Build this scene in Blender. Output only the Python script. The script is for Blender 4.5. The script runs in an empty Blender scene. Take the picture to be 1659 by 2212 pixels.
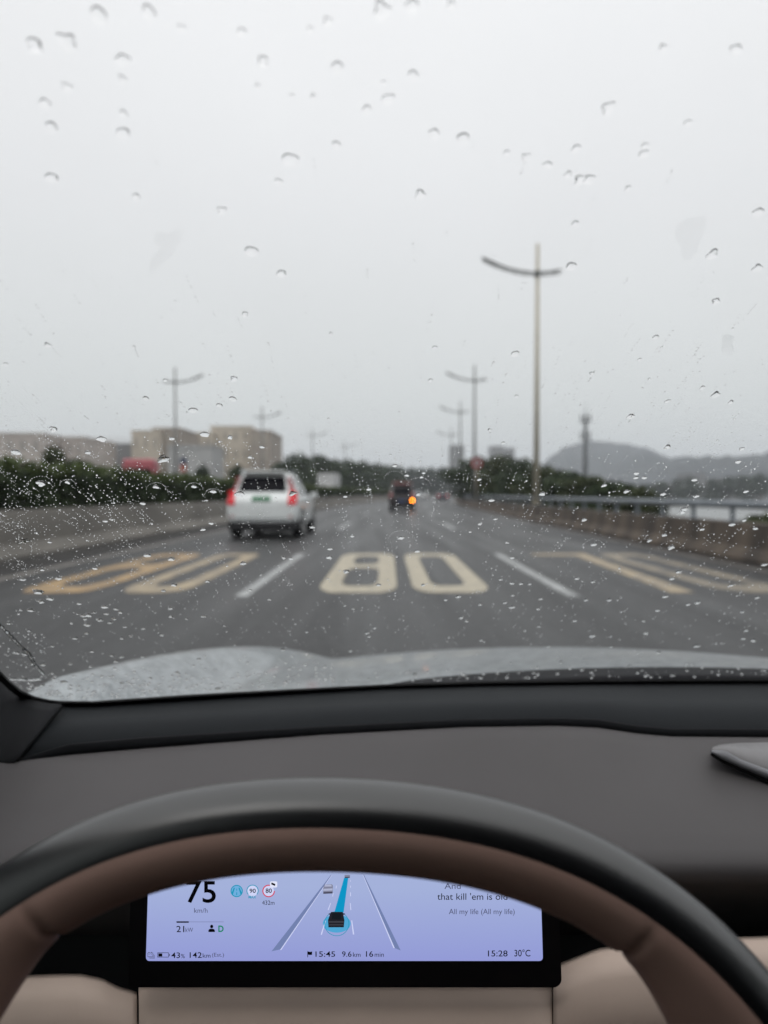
import bpy, bmesh, math, random
import numpy as np
from mathutils import Vector, Matrix
from mathutils.bvhtree import BVHTree

random.seed(7)
rng = np.random.default_rng(11)
scene = bpy.context.scene
COL = scene.collection
R = math.radians

# ------------------------------------------------------------------ camera
F = 1534.0                      # focal length in units of the 1659 x 2212 view of the photograph
CX, CY = 829.5, 1106.0
H = 1.155                       # camera height over the road
PITCH = -math.atan((CY - 1067.0) / F)
YAW = math.atan(7.5 / F)
cam_d = bpy.data.cameras.new("camera")
cam = bpy.data.objects.new("camera", cam_d)
COL.objects.link(cam)
cam.location = (0, 0, H)
cam.rotation_euler = (math.pi / 2 + PITCH, 0, -YAW)
cam_d.sensor_fit = 'HORIZONTAL'
cam_d.sensor_width = 36.0
cam_d.lens = 36.0 * F / 1659.0
cam_d.clip_start = 0.02
cam_d.clip_end = 6000
cam_d.dof.use_dof = True
cam_d.dof.focus_distance = 0.45
cam_d.dof.aperture_fstop = cam_d.lens / 4.4
scene.camera = cam

# ------------------------------------------------------------------ sky and sun (overcast)
SUN_EL, SUN_ROT = R(58), R(200)
w = bpy.data.worlds.new("World")
scene.world = w
w.use_nodes = True
nt = w.node_tree
for n in list(nt.nodes):
    nt.nodes.remove(n)
out = nt.nodes.new('ShaderNodeOutputWorld')
bg = nt.nodes.new('ShaderNodeBackground')
sky = nt.nodes.new('ShaderNodeTexSky')
sky.sky_type = 'NISHITA'
sky.sun_disc = False
sky.sun_elevation = SUN_EL
sky.sun_rotation = SUN_ROT
sky.dust_density = 4.0
sky.air_density = 1.0
hs = nt.nodes.new('ShaderNodeHueSaturation')
hs.inputs['Saturation'].default_value = 0.15
tc = nt.nodes.new('ShaderNodeTexCoord')
sep = nt.nodes.new('ShaderNodeSeparateXYZ')
ramp = nt.nodes.new('ShaderNodeValToRGB')          # cloud layer: brighter overhead than at the horizon
cr = ramp.color_ramp
cr.elements[0].position = 0.0
cr.elements[0].color = (0.70, 0.725, 0.735, 1)
cr.elements[1].position = 0.9
cr.elements[1].color = (1.38, 1.38, 1.39, 1)
e = cr.elements.new(0.12); e.color = (0.76, 0.785, 0.79, 1)
e = cr.elements.new(0.36); e.color = (0.875, 0.88, 0.905, 1)
e = cr.elements.new(0.60); e.color = (1.01, 1.01, 1.035, 1)
noise = nt.nodes.new('ShaderNodeTexNoise')
noise.inputs['Scale'].default_value = 1.6
noise.inputs['Detail'].default_value = 3
mr = nt.nodes.new('ShaderNodeMapRange')
mr.inputs['To Min'].default_value = 9.2
mr.inputs['To Max'].default_value = 10.8
mul = nt.nodes.new('ShaderNodeVectorMath'); mul.operation = 'SCALE'
mix = nt.nodes.new('ShaderNodeMix'); mix.data_type = 'RGBA'
mix.inputs['Factor'].default_value = 0.93
nt.links.new(sky.outputs[0], hs.inputs['Color'])
nt.links.new(tc.outputs['Generated'], sep.inputs[0])
nt.links.new(tc.outputs['Generated'], noise.inputs['Vector'])
nt.links.new(noise.outputs[0], mr.inputs['Value'])
nt.links.new(sep.outputs['Z'], ramp.inputs[0])
nt.links.new(ramp.outputs[0], mul.inputs[0])
nt.links.new(mr.outputs[0], mul.inputs['Scale'])
nt.links.new(hs.outputs[0], mix.inputs['A'])
nt.links.new(mul.outputs[0], mix.inputs['B'])
nt.links.new(mix.outputs['Result'], bg.inputs['Color'])
bg.inputs['Strength'].default_value = 0.1
nt.links.new(bg.outputs[0], out.inputs['Surface'])

sun_d = bpy.data.lights.new("sun", 'SUN')
sun_d.energy = 0.5
sun_d.angle = R(25)
sun_d.color = (1.0, 0.97, 0.93)
sun = bpy.data.objects.new("sun", sun_d)
COL.objects.link(sun)
sun.rotation_euler = (math.pi / 2 - SUN_EL, 0, math.pi - SUN_ROT)

scene.view_settings.view_transform = 'Standard'
scene.view_settings.look = 'None'
scene.view_settings.exposure = 0.0
scene.view_settings.gamma = 1.0
scene.view_settings.use_curve_mapping = False
cy = scene.cycles
cy.use_denoising = True
cy.caustics_reflective = False
cy.caustics_refractive = False
cy.max_bounces = 10
cy.transmission_bounces = 8
cy.transparent_max_bounces = 12
cy.volume_bounces = 1
cy.sample_clamp_indirect = 4.0

# ------------------------------------------------------------------ pixel <-> world
_f = np.array([math.sin(YAW) * math.cos(PITCH), math.cos(YAW) * math.cos(PITCH), math.sin(PITCH)])
_r = np.array([math.cos(YAW), -math.sin(YAW), 0.0])
_u = np.cross(_r, _f)

def ray(px, py):
    return _f + _r * ((px - CX) / F) - _u * ((py - CY) / F)

def at(px, py, Y):
    """world point seen at pixel (px, py) at the real distance Y ahead of the camera"""
    d = ray(px, py)
    t = Y / d[1]
    return Vector((d[0] * t, Y, H + d[2] * t))

# ------------------------------------------------------------------ helpers
def tag(o, label=None, cat=None, group=None, kind=None):
    if label: o['label'] = label
    if cat: o['category'] = cat
    if group: o['group'] = group
    if kind: o['kind'] = kind
    return o

def empty(name, loc, rz=0.0):
    o = bpy.data.objects.new(name, None)
    o.empty_display_size = 0.2
    COL.objects.link(o)
    o.location = loc
    o.rotation_euler = (0, 0, rz)
    return o

def link_mesh(name, me, mat, parent=None):
    o = bpy.data.objects.new(name, me)
    COL.objects.link(o)
    if mat: me.materials.append(mat)
    if parent is not None:
        o.parent = parent
    return o

def root_loc(o):
    v = Vector((0, 0, 0))
    while o is not None:
        v = v + o.location
        o = o.parent
    return v

class MB:
    def __init__(self):
        self.v = []; self.f = []
    def add(self, vs, fs):
        b = len(self.v)
        self.v += [tuple(p) for p in vs]
        self.f += [tuple(i + b for i in q) for q in fs]
        return self
    def box(self, c, s, rot=None):
        hx, hy, hz = s[0] / 2, s[1] / 2, s[2] / 2
        vs = [Vector((x, y, z)) for x in (-hx, hx) for y in (-hy, hy) for z in (-hz, hz)]
        if rot is not None: vs = [rot @ p for p in vs]
        vs = [p + Vector(c) for p in vs]
        return self.add(vs, [(0, 1, 3, 2), (4, 6, 7, 5), (0, 4, 5, 1), (2, 3, 7, 6), (0, 2, 6, 4), (1, 5, 7, 3)])
    def tube(self, path, rad, seg=10, cap=True):
        path = [Vector(p) for p in path]
        n = len(path)
        if not hasattr(rad, '__len__'): rad = [rad] * n
        vs, fs = [], []
        ref = None
        for i, p in enumerate(path):
            t = (path[min(i + 1, n - 1)] - path[max(i - 1, 0)]).normalized()
            if ref is None:
                ref = Vector((1, 0, 0)) if abs(t.x) < 0.8 else Vector((0, 1, 0))
            a = (ref - t * ref.dot(t)).normalized()
            ref = a
            b = t.cross(a)
            for k in range(seg):
                an = 2 * math.pi * k / seg
                vs.append(p + a * (math.cos(an) * rad[i]) + b * (math.sin(an) * rad[i]))
        for i in range(n - 1):
            for k in range(seg):
                k2 = (k + 1) % seg
                fs.append((i * seg + k, i * seg + k2, (i + 1) * seg + k2, (i + 1) * seg + k))
        if cap:
            fs.append(tuple(range(seg))[::-1]); fs.append(tuple((n - 1) * seg + k for k in range(seg)))
        return self.add(vs, fs)
    def grid(self, rows, closed=False):
        n = len(rows[0]); vs = [p for r_ in rows for p in r_]; fs = []
        for i in range(len(rows) - 1):
            for k in range(n if closed else n - 1):
                k2 = (k + 1) % n
                fs.append((i * n + k, i * n + k2, (i + 1) * n + k2, (i + 1) * n + k))
        return self.add(vs, fs)
    def cyl(self, c, axis, r, h, seg=20, r2=None):
        a = Vector(axis).normalized() * (h / 2)
        c = Vector(c)
        return self.tube([c - a, c + a], [r, r if r2 is None else r2], seg)
    def build(self, name, mat, parent=None, smooth=False, world=False, bevel=0.0, solid=0.0, subsurf=0, fix=True):
        vs = self.v
        if world and parent is not None:
            o0 = root_loc(parent)
            vs = [(p[0] - o0.x, p[1] - o0.y, p[2] - o0.z) for p in vs]
        me = bpy.data.meshes.new(name)
        me.from_pydata(vs, [], self.f)
        me.update()
        if fix:
            bm = bmesh.new(); bm.from_mesh(me)
            bmesh.ops.recalc_face_normals(bm, faces=bm.faces)
            bm.to_mesh(me); bm.free()
        if smooth:
            me.polygons.foreach_set('use_smooth', [True] * len(me.polygons))
        o = link_mesh(name, me, mat, parent)
        if solid:
            m = o.modifiers.new('solid', 'SOLIDIFY'); m.thickness = solid; m.offset = -1
        if bevel:
            m = o.modifiers.new('bevel', 'BEVEL'); m.width = bevel; m.segments = 3; m.limit_method = 'ANGLE'
        if subsurf:
            m = o.modifiers.new('sub', 'SUBSURF'); m.levels = subsurf; m.render_levels = subsurf
        return o

# ------------------------------------------------------------------ materials
MATS = {}
def mat(name, col, rough=0.6, metal=0.0, spec=0.5, var=0.0, vscale=4.0, bump=0.0, bscale=60.0, coat=0.0, emis=None, estr=0.0,
        col2=None, detail=4.0, rvar=0.0, stretch=None, coords='Object', sheen=0.0):
    if name in MATS: return MATS[name]
    m = bpy.data.materials.new(name); m.use_nodes = True
    t = m.node_tree; b = t.nodes['Principled BSDF']
    b.inputs['Roughness'].default_value = rough
    b.inputs['Metallic'].default_value = metal
    b.inputs['Specular IOR Level'].default_value = spec
    b.inputs['Coat Weight'].default_value = coat
    b.inputs['Coat Roughness'].default_value = 0.08
    b.inputs['Base Color'].default_value = (*col, 1)
    if sheen:
        b.inputs['Sheen Weight'].default_value = sheen
    if emis is not None:
        b.inputs['Emission Color'].default_value = (*emis, 1)
        b.inputs['Emission Strength'].default_value = estr
    vec = None
    if var or bump or rvar or col2:
        tcn = t.nodes.new('ShaderNodeTexCoord')
        mp = t.nodes.new('ShaderNodeMapping')
        if stretch: mp.inputs['Scale'].default_value = stretch
        t.links.new(tcn.outputs[coords], mp.inputs['Vector'])
        vec = mp.outputs[0]
    if var or col2:
        nz = t.nodes.new('ShaderNodeTexNoise'); nz.inputs['Scale'].default_value = vscale; nz.inputs['Detail'].default_value = detail
        t.links.new(vec, nz.inputs['Vector'])
        rp = t.nodes.new('ShaderNodeValToRGB')
        lo = col2 if col2 else tuple(c * (1 - var) for c in col)
        hi = tuple(min(1, c * (1 + var)) for c in col)
        rp.color_ramp.elements[0].position = 0.32; rp.color_ramp.elements[0].color = (*lo, 1)
        rp.color_ramp.elements[1].position = 0.68; rp.color_ramp.elements[1].color = (*hi, 1)
        t.links.new(nz.outputs[0], rp.inputs[0]); t.links.new(rp.outputs[0], b.inputs['Base Color'])
        if rvar:
            mrn = t.nodes.new('ShaderNodeMapRange')
            mrn.inputs['To Min'].default_value = max(0.02, rough - rvar); mrn.inputs['To Max'].default_value = min(1, rough + rvar)
            t.links.new(nz.outputs[0], mrn.inputs['Value']); t.links.new(mrn.outputs[0], b.inputs['Roughness'])
    if bump:
        nb = t.nodes.new('ShaderNodeTexNoise'); nb.inputs['Scale'].default_value = bscale; nb.inputs['Detail'].default_value = 3
        t.links.new(vec, nb.inputs['Vector'])
        bp = t.nodes.new('ShaderNodeBump'); bp.inputs['Strength'].default_value = bump; bp.inputs['Distance'].default_value = 0.01 if bscale < 200 else 0.00016
        t.links.new(nb.outputs[0], bp.inputs['Height']); t.links.new(bp.outputs[0], b.inputs['Normal'])
    MATS[name] = m
    return m

def leaf_mat(name, dark, light):
    if name in MATS: return MATS[name]
    m = bpy.data.materials.new(name); m.use_nodes = True
    t = m.node_tree; b = t.nodes['Principled BSDF']
    b.inputs['Roughness'].default_value = 0.55
    b.inputs['Specular IOR Level'].default_value = 0.3
    g = t.nodes.new('ShaderNodeNewGeometry')
    rp = t.nodes.new('ShaderNodeValToRGB')
    rp.color_ramp.elements[0].color = (*dark, 1); rp.color_ramp.elements[1].color = (*light, 1)
    t.links.new(g.outputs['Random Per Island'], rp.inputs[0])
    t.links.new(rp.outputs[0], b.inputs['Base Color'])
    MATS[name] = m
    return m

def screen_mat(name, c_top, c_bot, strength):
    m = bpy.data.materials.new(name); m.use_nodes = True
    t = m.node_tree
    for n in list(t.nodes): t.nodes.remove(n)
    o = t.nodes.new('ShaderNodeOutputMaterial'); em = t.nodes.new('ShaderNodeEmission')
    tcn = t.nodes.new('ShaderNodeTexCoord'); sp = t.nodes.new('ShaderNodeSeparateXYZ'); rp = t.nodes.new('ShaderNodeValToRGB')
    t.links.new(tcn.outputs['Generated'], sp.inputs[0]); t.links.new(sp.outputs['Z'], rp.inputs[0])
    rp.color_ramp.elements[0].color = (*c_bot, 1); rp.color_ramp.elements[1].color = (*c_top, 1)
    rp.color_ramp.elements[1].position = 0.62
    t.links.new(rp.outputs[0], em.inputs['Color']); em.inputs['Strength'].default_value = strength
    t.links.new(em.outputs[0], o.inputs['Surface'])
    return m

def clear_mat(name):
    m = bpy.data.materials.new(name); m.use_nodes = True
    t = m.node_tree
    for n in list(t.nodes): t.nodes.remove(n)
    o = t.nodes.new('ShaderNodeOutputMaterial'); b = t.nodes.new('ShaderNodeBsdfTransparent')
    b.inputs['Color'].default_value = (0.985, 0.99, 0.985, 1)
    t.links.new(b.outputs[0], o.inputs['Surface'])
    return m

def water_drop_mat():
    m = bpy.data.materials.new('water_drop'); m.use_nodes = True
    t = m.node_tree
    for n in list(t.nodes): t.nodes.remove(n)
    o = t.nodes.new('ShaderNodeOutputMaterial'); b = t.nodes.new('ShaderNodeBsdfGlass')
    b.inputs['IOR'].default_value = 1.33; b.inputs['Roughness'].default_value = 0.0
    t.links.new(b.outputs[0], o.inputs['Surface'])
    return m

M_ASPH = mat('asphalt', (0.026, 0.0265, 0.0275), 0.42, var=0.45, vscale=9, bump=0.5, bscale=70, detail=12, spec=0.32)
def wet_tracks(m):
    # long wheel tracks and wet patches: they change colour and gloss along the lanes
    t = m.node_tree; b = t.nodes['Principled BSDF']
    tcn = t.nodes.new('ShaderNodeTexCoord'); mp = t.nodes.new('ShaderNodeMapping'); mp.inputs['Scale'].default_value = (1.0, 0.05, 1)
    nz = t.nodes.new('ShaderNodeTexNoise'); nz.inputs['Scale'].default_value = 1.7; nz.inputs['Detail'].default_value = 6
    t.links.new(tcn.outputs['Object'], mp.inputs[0]); t.links.new(mp.outputs[0], nz.inputs['Vector'])
    mr_ = t.nodes.new('ShaderNodeMapRange'); mr_.inputs['From Min'].default_value = 0.3; mr_.inputs['From Max'].default_value = 0.7
    mr_.inputs['To Min'].default_value = 0.33; mr_.inputs['To Max'].default_value = 0.52
    t.links.new(nz.outputs[0], mr_.inputs['Value']); t.links.new(mr_.outputs[0], b.inputs['Roughness'])
    old = b.inputs['Base Color'].links[0].from_socket
    nz2 = t.nodes.new('ShaderNodeTexNoise'); nz2.inputs['Scale'].default_value = 0.55; nz2.inputs['Detail'].default_value = 4
    mp2 = t.nodes.new('ShaderNodeMapping'); mp2.inputs['Scale'].default_value = (1.0, 0.4, 1)
    t.links.new(tcn.outputs['Object'], mp2.inputs[0]); t.links.new(mp2.outputs[0], nz2.inputs['Vector'])
    mr2 = t.nodes.new('ShaderNodeMapRange'); mr2.inputs['From Min'].default_value = 0.3; mr2.inputs['From Max'].default_value = 0.7
    mr2.inputs['To Min'].default_value = 0.7; mr2.inputs['To Max'].default_value = 1.3
    t.links.new(nz2.outputs[0], mr2.inputs['Value'])
    sc_ = t.nodes.new('ShaderNodeVectorMath'); sc_.operation = 'SCALE'
    t.links.new(old, sc_.inputs[0]); t.links.new(mr2.outputs[0], sc_.inputs['Scale']); t.links.new(sc_.outputs[0], b.inputs['Base Color'])
wet_tracks(M_ASPH)
M_PATCH = mat('asphalt_dark', (0.042, 0.043, 0.045), 0.40, var=0.3, vscale=0.9, bump=0.3, bscale=55, rvar=0.1, detail=8)
M_WHITE_LINE = mat('white_line', (0.32, 0.33, 0.33), 0.5, var=0.25, vscale=3, rvar=0.1)
M_CREAM = mat('cream_marking', (0.44, 0.39, 0.29), 0.5, col2=(0.30, 0.265, 0.20), var=0.12, vscale=6, rvar=0.1, detail=10)
M_YELLOW = mat('yellow_marking', (0.40, 0.26, 0.115), 0.5, col2=(0.20, 0.14, 0.08), var=0.15, vscale=3.0, rvar=0.1, detail=10)
M_TAN = mat('tan_marking', (0.36, 0.285, 0.18), 0.5, col2=(0.20, 0.165, 0.12), var=0.15, vscale=3.0, rvar=0.1, detail=10)
M_WORN = mat('worn_marking', (0.27, 0.225, 0.16), 0.5, col2=(0.10, 0.088, 0.07), var=0.15, vscale=2.0, rvar=0.1)
M_EDGE = mat('edge_line', (0.19, 0.175, 0.16), 0.5, var=0.3, vscale=1.6, rvar=0.1)
M_CONC = mat('concrete_wall', (0.20, 0.187, 0.168), 0.8, var=0.25, vscale=1.1, bump=0.3, bscale=18, detail=8, stretch=(1, 0.25, 1))
M_CONC_D = mat('stained_concrete', (0.135, 0.105, 0.08), 0.8, col2=(0.045, 0.036, 0.03), vscale=1.6, bump=0.3, bscale=18, detail=9, stretch=(1, 1.0, 0.22))
M_GUTTER = mat('gutter_dirt', (0.022, 0.020, 0.019), 0.75, var=0.3, vscale=2)
M_STEEL = mat('galvanised_steel', (0.20, 0.225, 0.25), 0.5, 0.35, var=0.12, vscale=3)
M_LAMP = mat('lamp_paint', (0.50, 0.46, 0.37), 0.45, 0.1, var=0.08, vscale=2)
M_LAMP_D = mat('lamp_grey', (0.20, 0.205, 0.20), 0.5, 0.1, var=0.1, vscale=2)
M_TAN_POLE = mat('lamp_tan', (0.36, 0.30, 0.21), 0.5, 0.1, var=0.1, vscale=1)
M_GROUND = mat('ground_soil', (0.07, 0.068, 0.05), 0.9, var=0.35, vscale=0.08, detail=8, coords='Object')
M_BARK = mat('bark', (0.06, 0.05, 0.04), 0.9, var=0.3, vscale=6)
L_HEDGE = leaf_mat('hedge_leaf', (0.010, 0.020, 0.008), (0.046, 0.070, 0.022))
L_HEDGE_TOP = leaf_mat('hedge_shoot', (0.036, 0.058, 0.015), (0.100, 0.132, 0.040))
L_TREE = leaf_mat('tree_leaf', (0.016, 0.028, 0.013), (0.050, 0.075, 0.028))
L_TREE2 = leaf_mat('tree_leaf_olive', (0.022, 0.032, 0.013), (0.075, 0.090, 0.034))
L_TREE3 = leaf_mat('tree_leaf_far', (0.022, 0.036, 0.022), (0.050, 0.070, 0.040))
M_HILL = mat('wooded_hill', (0.040, 0.046, 0.050), 0.9, var=0.5, vscale=0.02, detail=10)
M_WATER = mat('river_water', (0.16, 0.17, 0.17), 0.32, spec=0.9, bump=0.3, bscale=0.8)
M_BEIGE = mat('beige_render', (0.56, 0.50, 0.42), 0.85, var=0.1, vscale=0.3)
M_PINK = mat('pinkish_render', (0.50, 0.45, 0.42), 0.85, var=0.1, vscale=0.3)
M_GREYB = mat('grey_cladding', (0.23, 0.23, 0.235), 0.8, var=0.1, vscale=0.3)
M_PALEB = mat('pale_grey_wall', (0.42, 0.42, 0.42), 0.8, var=0.08, vscale=0.3)
M_BROWNB = mat('brown_wall', (0.36, 0.315, 0.275), 0.8, var=0.1, vscale=0.3)
M_WINB = mat('building_window', (0.12, 0.12, 0.13), 0.3)
M_RAILW = mat('white_rail', (0.7, 0.7, 0.7), 0.5)
M_TYRE = mat('tyre_rubber', (0.012, 0.012, 0.013), 0.8)
M_RIM = mat('alloy_rim', (0.35, 0.35, 0.36), 0.35, 0.8)
M_DARKTRIM = mat('dark_trim', (0.010, 0.010, 0.012), 0.6)
M_CARGLASS = mat('dark_car_glass', (0.006, 0.006, 0.009), 0.2, spec=0.03)
M_CARGLASS2 = mat('side_car_glass', (0.10, 0.11, 0.115), 0.08, spec=0.6)
M_WHITECAR = mat('white_car_paint', (0.76, 0.79, 0.79), 0.35, coat=0.5, var=0.04, vscale=2)
M_TAILLIT = mat('lit_tail_light', (0.35, 0.008, 0.014), 0.25, emis=(1.0, 0.03, 0.05), estr=0.30)
M_TAILLOW = mat('tail_light_glow', (0.24, 0.015, 0.025), 0.3, emis=(1.0, 0.03, 0.05), estr=0.06)
M_TAILDIM = mat('far_tail_light', (0.5, 0.03, 0.04), 0.25, emis=(1.0, 0.05, 0.08), estr=0.5)
M_INDIC = mat('lit_indicator', (0.9, 0.3, 0.02), 0.3, emis=(1.0, 0.25, 0.004), estr=32.0)
M_PLATE = mat('green_plate', (0.03, 0.17, 0.075), 0.5)
M_BLUEPLATE = mat('blue_plate', (0.05, 0.09, 0.2), 0.45)
M_MPV = mat('dark_brown_paint', (0.030, 0.022, 0.024), 0.3, coat=0.5)
M_MPVROOF = mat('reddish_roof_paint', (0.20, 0.065, 0.065), 0.35, coat=0.4)
M_SEDAN = mat('dark_blue_paint', (0.035, 0.042, 0.05), 0.3, coat=0.5)
M_REDTRUCK = mat('red_truck_paint', (0.40, 0.085, 0.105), 0.4, coat=0.3)
M_WHITETRUCK = mat('white_truck_paint', (0.48, 0.48, 0.48), 0.5)
M_ORANGE = mat('orange_board', (0.40, 0.11, 0.07), 0.6)
M_YPANEL = mat('yellow_panel', (0.50, 0.30, 0.05), 0.6)
M_NAVY = mat('navy_board', (0.07, 0.08, 0.13), 0.6)
M_SIGNRED = mat('sign_red', (0.36, 0.075, 0.08), 0.5)
M_SIGNWHITE = mat('sign_face', (0.34, 0.29, 0.29), 0.5)
M_SIGNMARK = mat('sign_mark', (0.10, 0.10, 0.11), 0.5)
# own car
M_HOOD = mat('wet_silver_paint', (0.36, 0.385, 0.40), 0.34, 0.75, col2=(0.24, 0.26, 0.27), var=0.1, vscale=55, bump=0.45, bscale=120, coat=0.4, detail=6)
M_COWL = mat('gloss_black', (0.006, 0.006, 0.008), 0.6, spec=0.12, bump=0.05, bscale=90)
M_FRIT = mat('black_frit', (0.004, 0.004, 0.005), 0.5, spec=0.2)
M_PAD = mat('charcoal_plastic', (0.0105, 0.0125, 0.015), 0.7, spec=0.16, bump=0.10, bscale=900)
M_PADLIP = mat('charcoal_lip', (0.006, 0.0065, 0.008), 0.75, spec=0.12)
M_PILLAR = mat('pillar_fabric', (0.014, 0.0145, 0.0165), 0.85, spec=0.2, bump=0.15, bscale=1400)
M_DASH = mat('dash_leather', (0.082, 0.0765, 0.079), 0.6, spec=0.3, var=0.05, vscale=9, bump=0.35, bscale=700)
M_SPK = mat('grey_leather', (0.19, 0.185, 0.19), 0.5, spec=0.4, bump=0.12, bscale=700)
M_SPKSIDE = mat('speaker_side', (0.17, 0.172, 0.185), 0.55, spec=0.35, bump=0.08, bscale=900)
M_SHADOWGAP = mat('black_gap', (0.004, 0.004, 0.004), 0.9, spec=0.1)
M_BEIGEL = mat('beige_leather', (0.56, 0.445, 0.38), 0.6, spec=0.3, var=0.05, vscale=14, bump=0.14, bscale=520)
M_SEAT = mat('seat_leather', (0.05, 0.038, 0.033), 0.6)
M_RIMBLACK = mat('black_rim_leather', (0.006, 0.0065, 0.008), 0.33, spec=0.9, bump=0.35, bscale=1100)
_b = M_RIMBLACK.node_tree.nodes['Principled BSDF']; _b.inputs['Coat Weight'].default_value = 0.5; _b.inputs['Coat Roughness'].default_value = 0.33
M_RIMBROWN = mat('brown_rim_leather', (0.36, 0.23, 0.19), 0.5, spec=0.3, bump=0.3, bscale=900, var=0.06, vscale=12)
M_RECESS = mat('shaded_recess', (0.008, 0.009, 0.010), 0.7, spec=0.2)
M_BEZEL = mat('display_bezel', (0.004, 0.004, 0.005), 0.3, spec=0.3)
M_HEADLINER = mat('headliner', (0.06, 0.058, 0.056), 0.95)
M_DOORP = mat('door_panel', (0.05, 0.043, 0.04), 0.7)
M_CLEAR = clear_mat('clear_glass')
M_TINT = clear_mat('tinted_glass'); M_TINT.node_tree.nodes['Transparent BSDF'].inputs['Color'].default_value = (0.62, 0.64, 0.63, 1)
M_DROP = water_drop_mat()

# ------------------------------------------------------------------ road geometry
RA, RB = 4.5e-4, 130.0
def xo(Y):
    """sideways drift of the road: a bend to the right, straight again after RB"""
    if Y <= 0: return 0.0
    if Y < RB: return RA * Y * Y
    return RA * RB * RB + 2 * RA * RB * (Y - RB)

def strip(name, x0, x1, y0, y1, z, m, step=4.0, kind='structure', zfun=None):
    n = max(2, int((y1 - y0) / step) + 1)
    rows = []
    for i in range(n):
        Y = y0 + (y1 - y0) * i / (n - 1)
        rows.append([(x0 + xo(Y), Y, z), (x1 + xo(Y), Y, z)])
    o = MB().grid(rows).build(name, m)
    if kind: o['kind'] = kind
    return o

# terrain: level on the city side, falling to a river beyond the guard-rail
def ground_z(X, Y):
    rel = X - xo(Y)
    if rel < 7: z = -0.03
    else:
        t = min(1, (rel - 7) / 20)
        z = -0.03 - 2.6 * t * t * (3 - 2 * t)
    # river bed
    c = 78 + 0.12 * (Y - 150)
    d = abs(rel - c) / 42
    if rel > 25 and d < 1 and Y < 235: z -= 1.6 * (1 - d * d)
    return z
xs = sorted(set([-2400, -1200, -600, -300, -150, -80, -40, -20] + list(range(-12, 8, 4)) + list(range(7, 170, 4)) + [200, 260, 400, 700, 1200, 2400]))
ys = sorted(set([-400, -100, -40] + list(range(-20, 300, 8)) + [320, 360, 420, 500, 620, 800, 1100, 1600, 2400]))
MB().grid([[(X, Y, ground_z(X, Y)) for X in xs] for Y in ys]).build('ground', M_GROUND, smooth=True)['kind'] = 'structure'
MB().grid([[(X + 0.117 * Y, Y, -3.1) for X in (20, 60, 110, 160)] for Y in (-20, 60, 130, 240)]).build('river_water', M_WATER)['kind'] = 'structure'

strip('road', -6.7, 6.35, -12, 700, 0.0, M_ASPH)
strip('gutter', -6.7, -5.42, -12, 320, 0.004, M_GUTTER)
strip('gutter', 5.92, 6.35, -12, 320, 0.004, M_GUTTER)
strip('edge_line', -5.26, -5.08, -12, 320, 0.004, M_EDGE)
strip('edge_line', 5.62, 5.76, -12, 320, 0.004, M_EDGE)
strip('opposite_carriageway', -19.5, -8.6, -12, 500, -0.02, M_PATCH)

# dashed lane lines: countable strips of paint
for x in (-1.60, 2.15):
    for k in range(-1, 14):
        Y0 = 7.95 + 15 * k
        s = strip('lane_dash', x - 0.075, x + 0.075, Y0, Y0 + 5.7, 0.004, M_WHITE_LINE, step=2)

# painted digits on the road. Each stroke polygon is given in metres on the road (X, Y)
def outline(pts_outer, pts_inner_list, name, m):
    """flat painted shape with holes, filled with bmesh"""
    me = bpy.data.meshes.new(name); bm = bmesh.new()
    edges = []
    for loop in [pts_outer] + pts_inner_list:
        vs = [bm.verts.new((p[0] + xo(p[1]), p[1], 0.005)) for p in loop]
        for i in range(len(vs)):
            edges.append(bm.edges.new((vs[i], vs[(i + 1) % len(vs)])))
    bmesh.ops.triangle_fill(bm, use_beauty=True, edges=edges)
    bmesh.ops.recalc_face_normals(bm, faces=bm.faces)
    for f_ in bm.faces:
        if f_.normal.z < 0: f_.normal_flip()
    bm.to_mesh(me); bm.free()
    return link_mesh(name, me, m)

def rr(x0, x1, y0, y1, rx, ry, n=8):
    pts = []
    for (cx, cyy, a0) in ((x1 - rx, y1 - ry, 0), (x0 + rx, y1 - ry, 90), (x0 + rx, y0 + ry, 180), (x1 - rx, y0 + ry, 270)):
        for i in range(n + 1):
            a = R(a0 + 90 * i / n)
            pts.append((cx + rx * math.cos(a), cyy + ry * math.sin(a)))
    return pts

def stamp(o, label, cat='road marking', group='painted speed digits'):
    tag(o, label, cat, group, 'structure'); return o

YB, YT = 8.25, 13.7
def zero(x0, x1, m, label, sw=0.25, sh=0.62):
    a = rr(x0, x1, YB, YT, 0.24, 0.7); b_ = rr(x0 + sw, x1 - sw, YB + sh, YT - sh, 0.12, 0.5)
    rows = [[(p_[0] + xo(p_[1]), p_[1], 0.005) for p_ in q] for q in (a, b_)]
    return stamp(MB().grid(rows, closed=True).build('painted_zero', m), label)
def eight(x0, x1, m, label, sw=0.245, sh=0.6):
    mid = YB + (YT - YB) * 0.56
    return stamp(outline(rr(x0, x1, YB, YT, 0.24, 0.7),
                   [rr(x0 + sw, x1 - sw, YB + sh, mid - 0.28, 0.14, 0.5), rr(x0 + sw + .02, x1 - sw - .02, mid + 0.28, YT - sh, 0.14, 0.5)], 'painted_eight', m), label)
eight(-0.79, 0.17, M_CREAM, 'cream figure 8 painted on the middle lane')
zero(0.36, 1.30, M_CREAM, 'cream figure 0 painted on the middle lane beside the 8')
eight(-4.36, -3.44, M_YELLOW, 'orange-yellow figure painted on the lane along the hedge wall', sw=0.24)
zero(-3.16, -2.34, M_TAN, 'tan figure 0 painted on the hedge-side lane beside the orange figure', sw=0.24)
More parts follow.
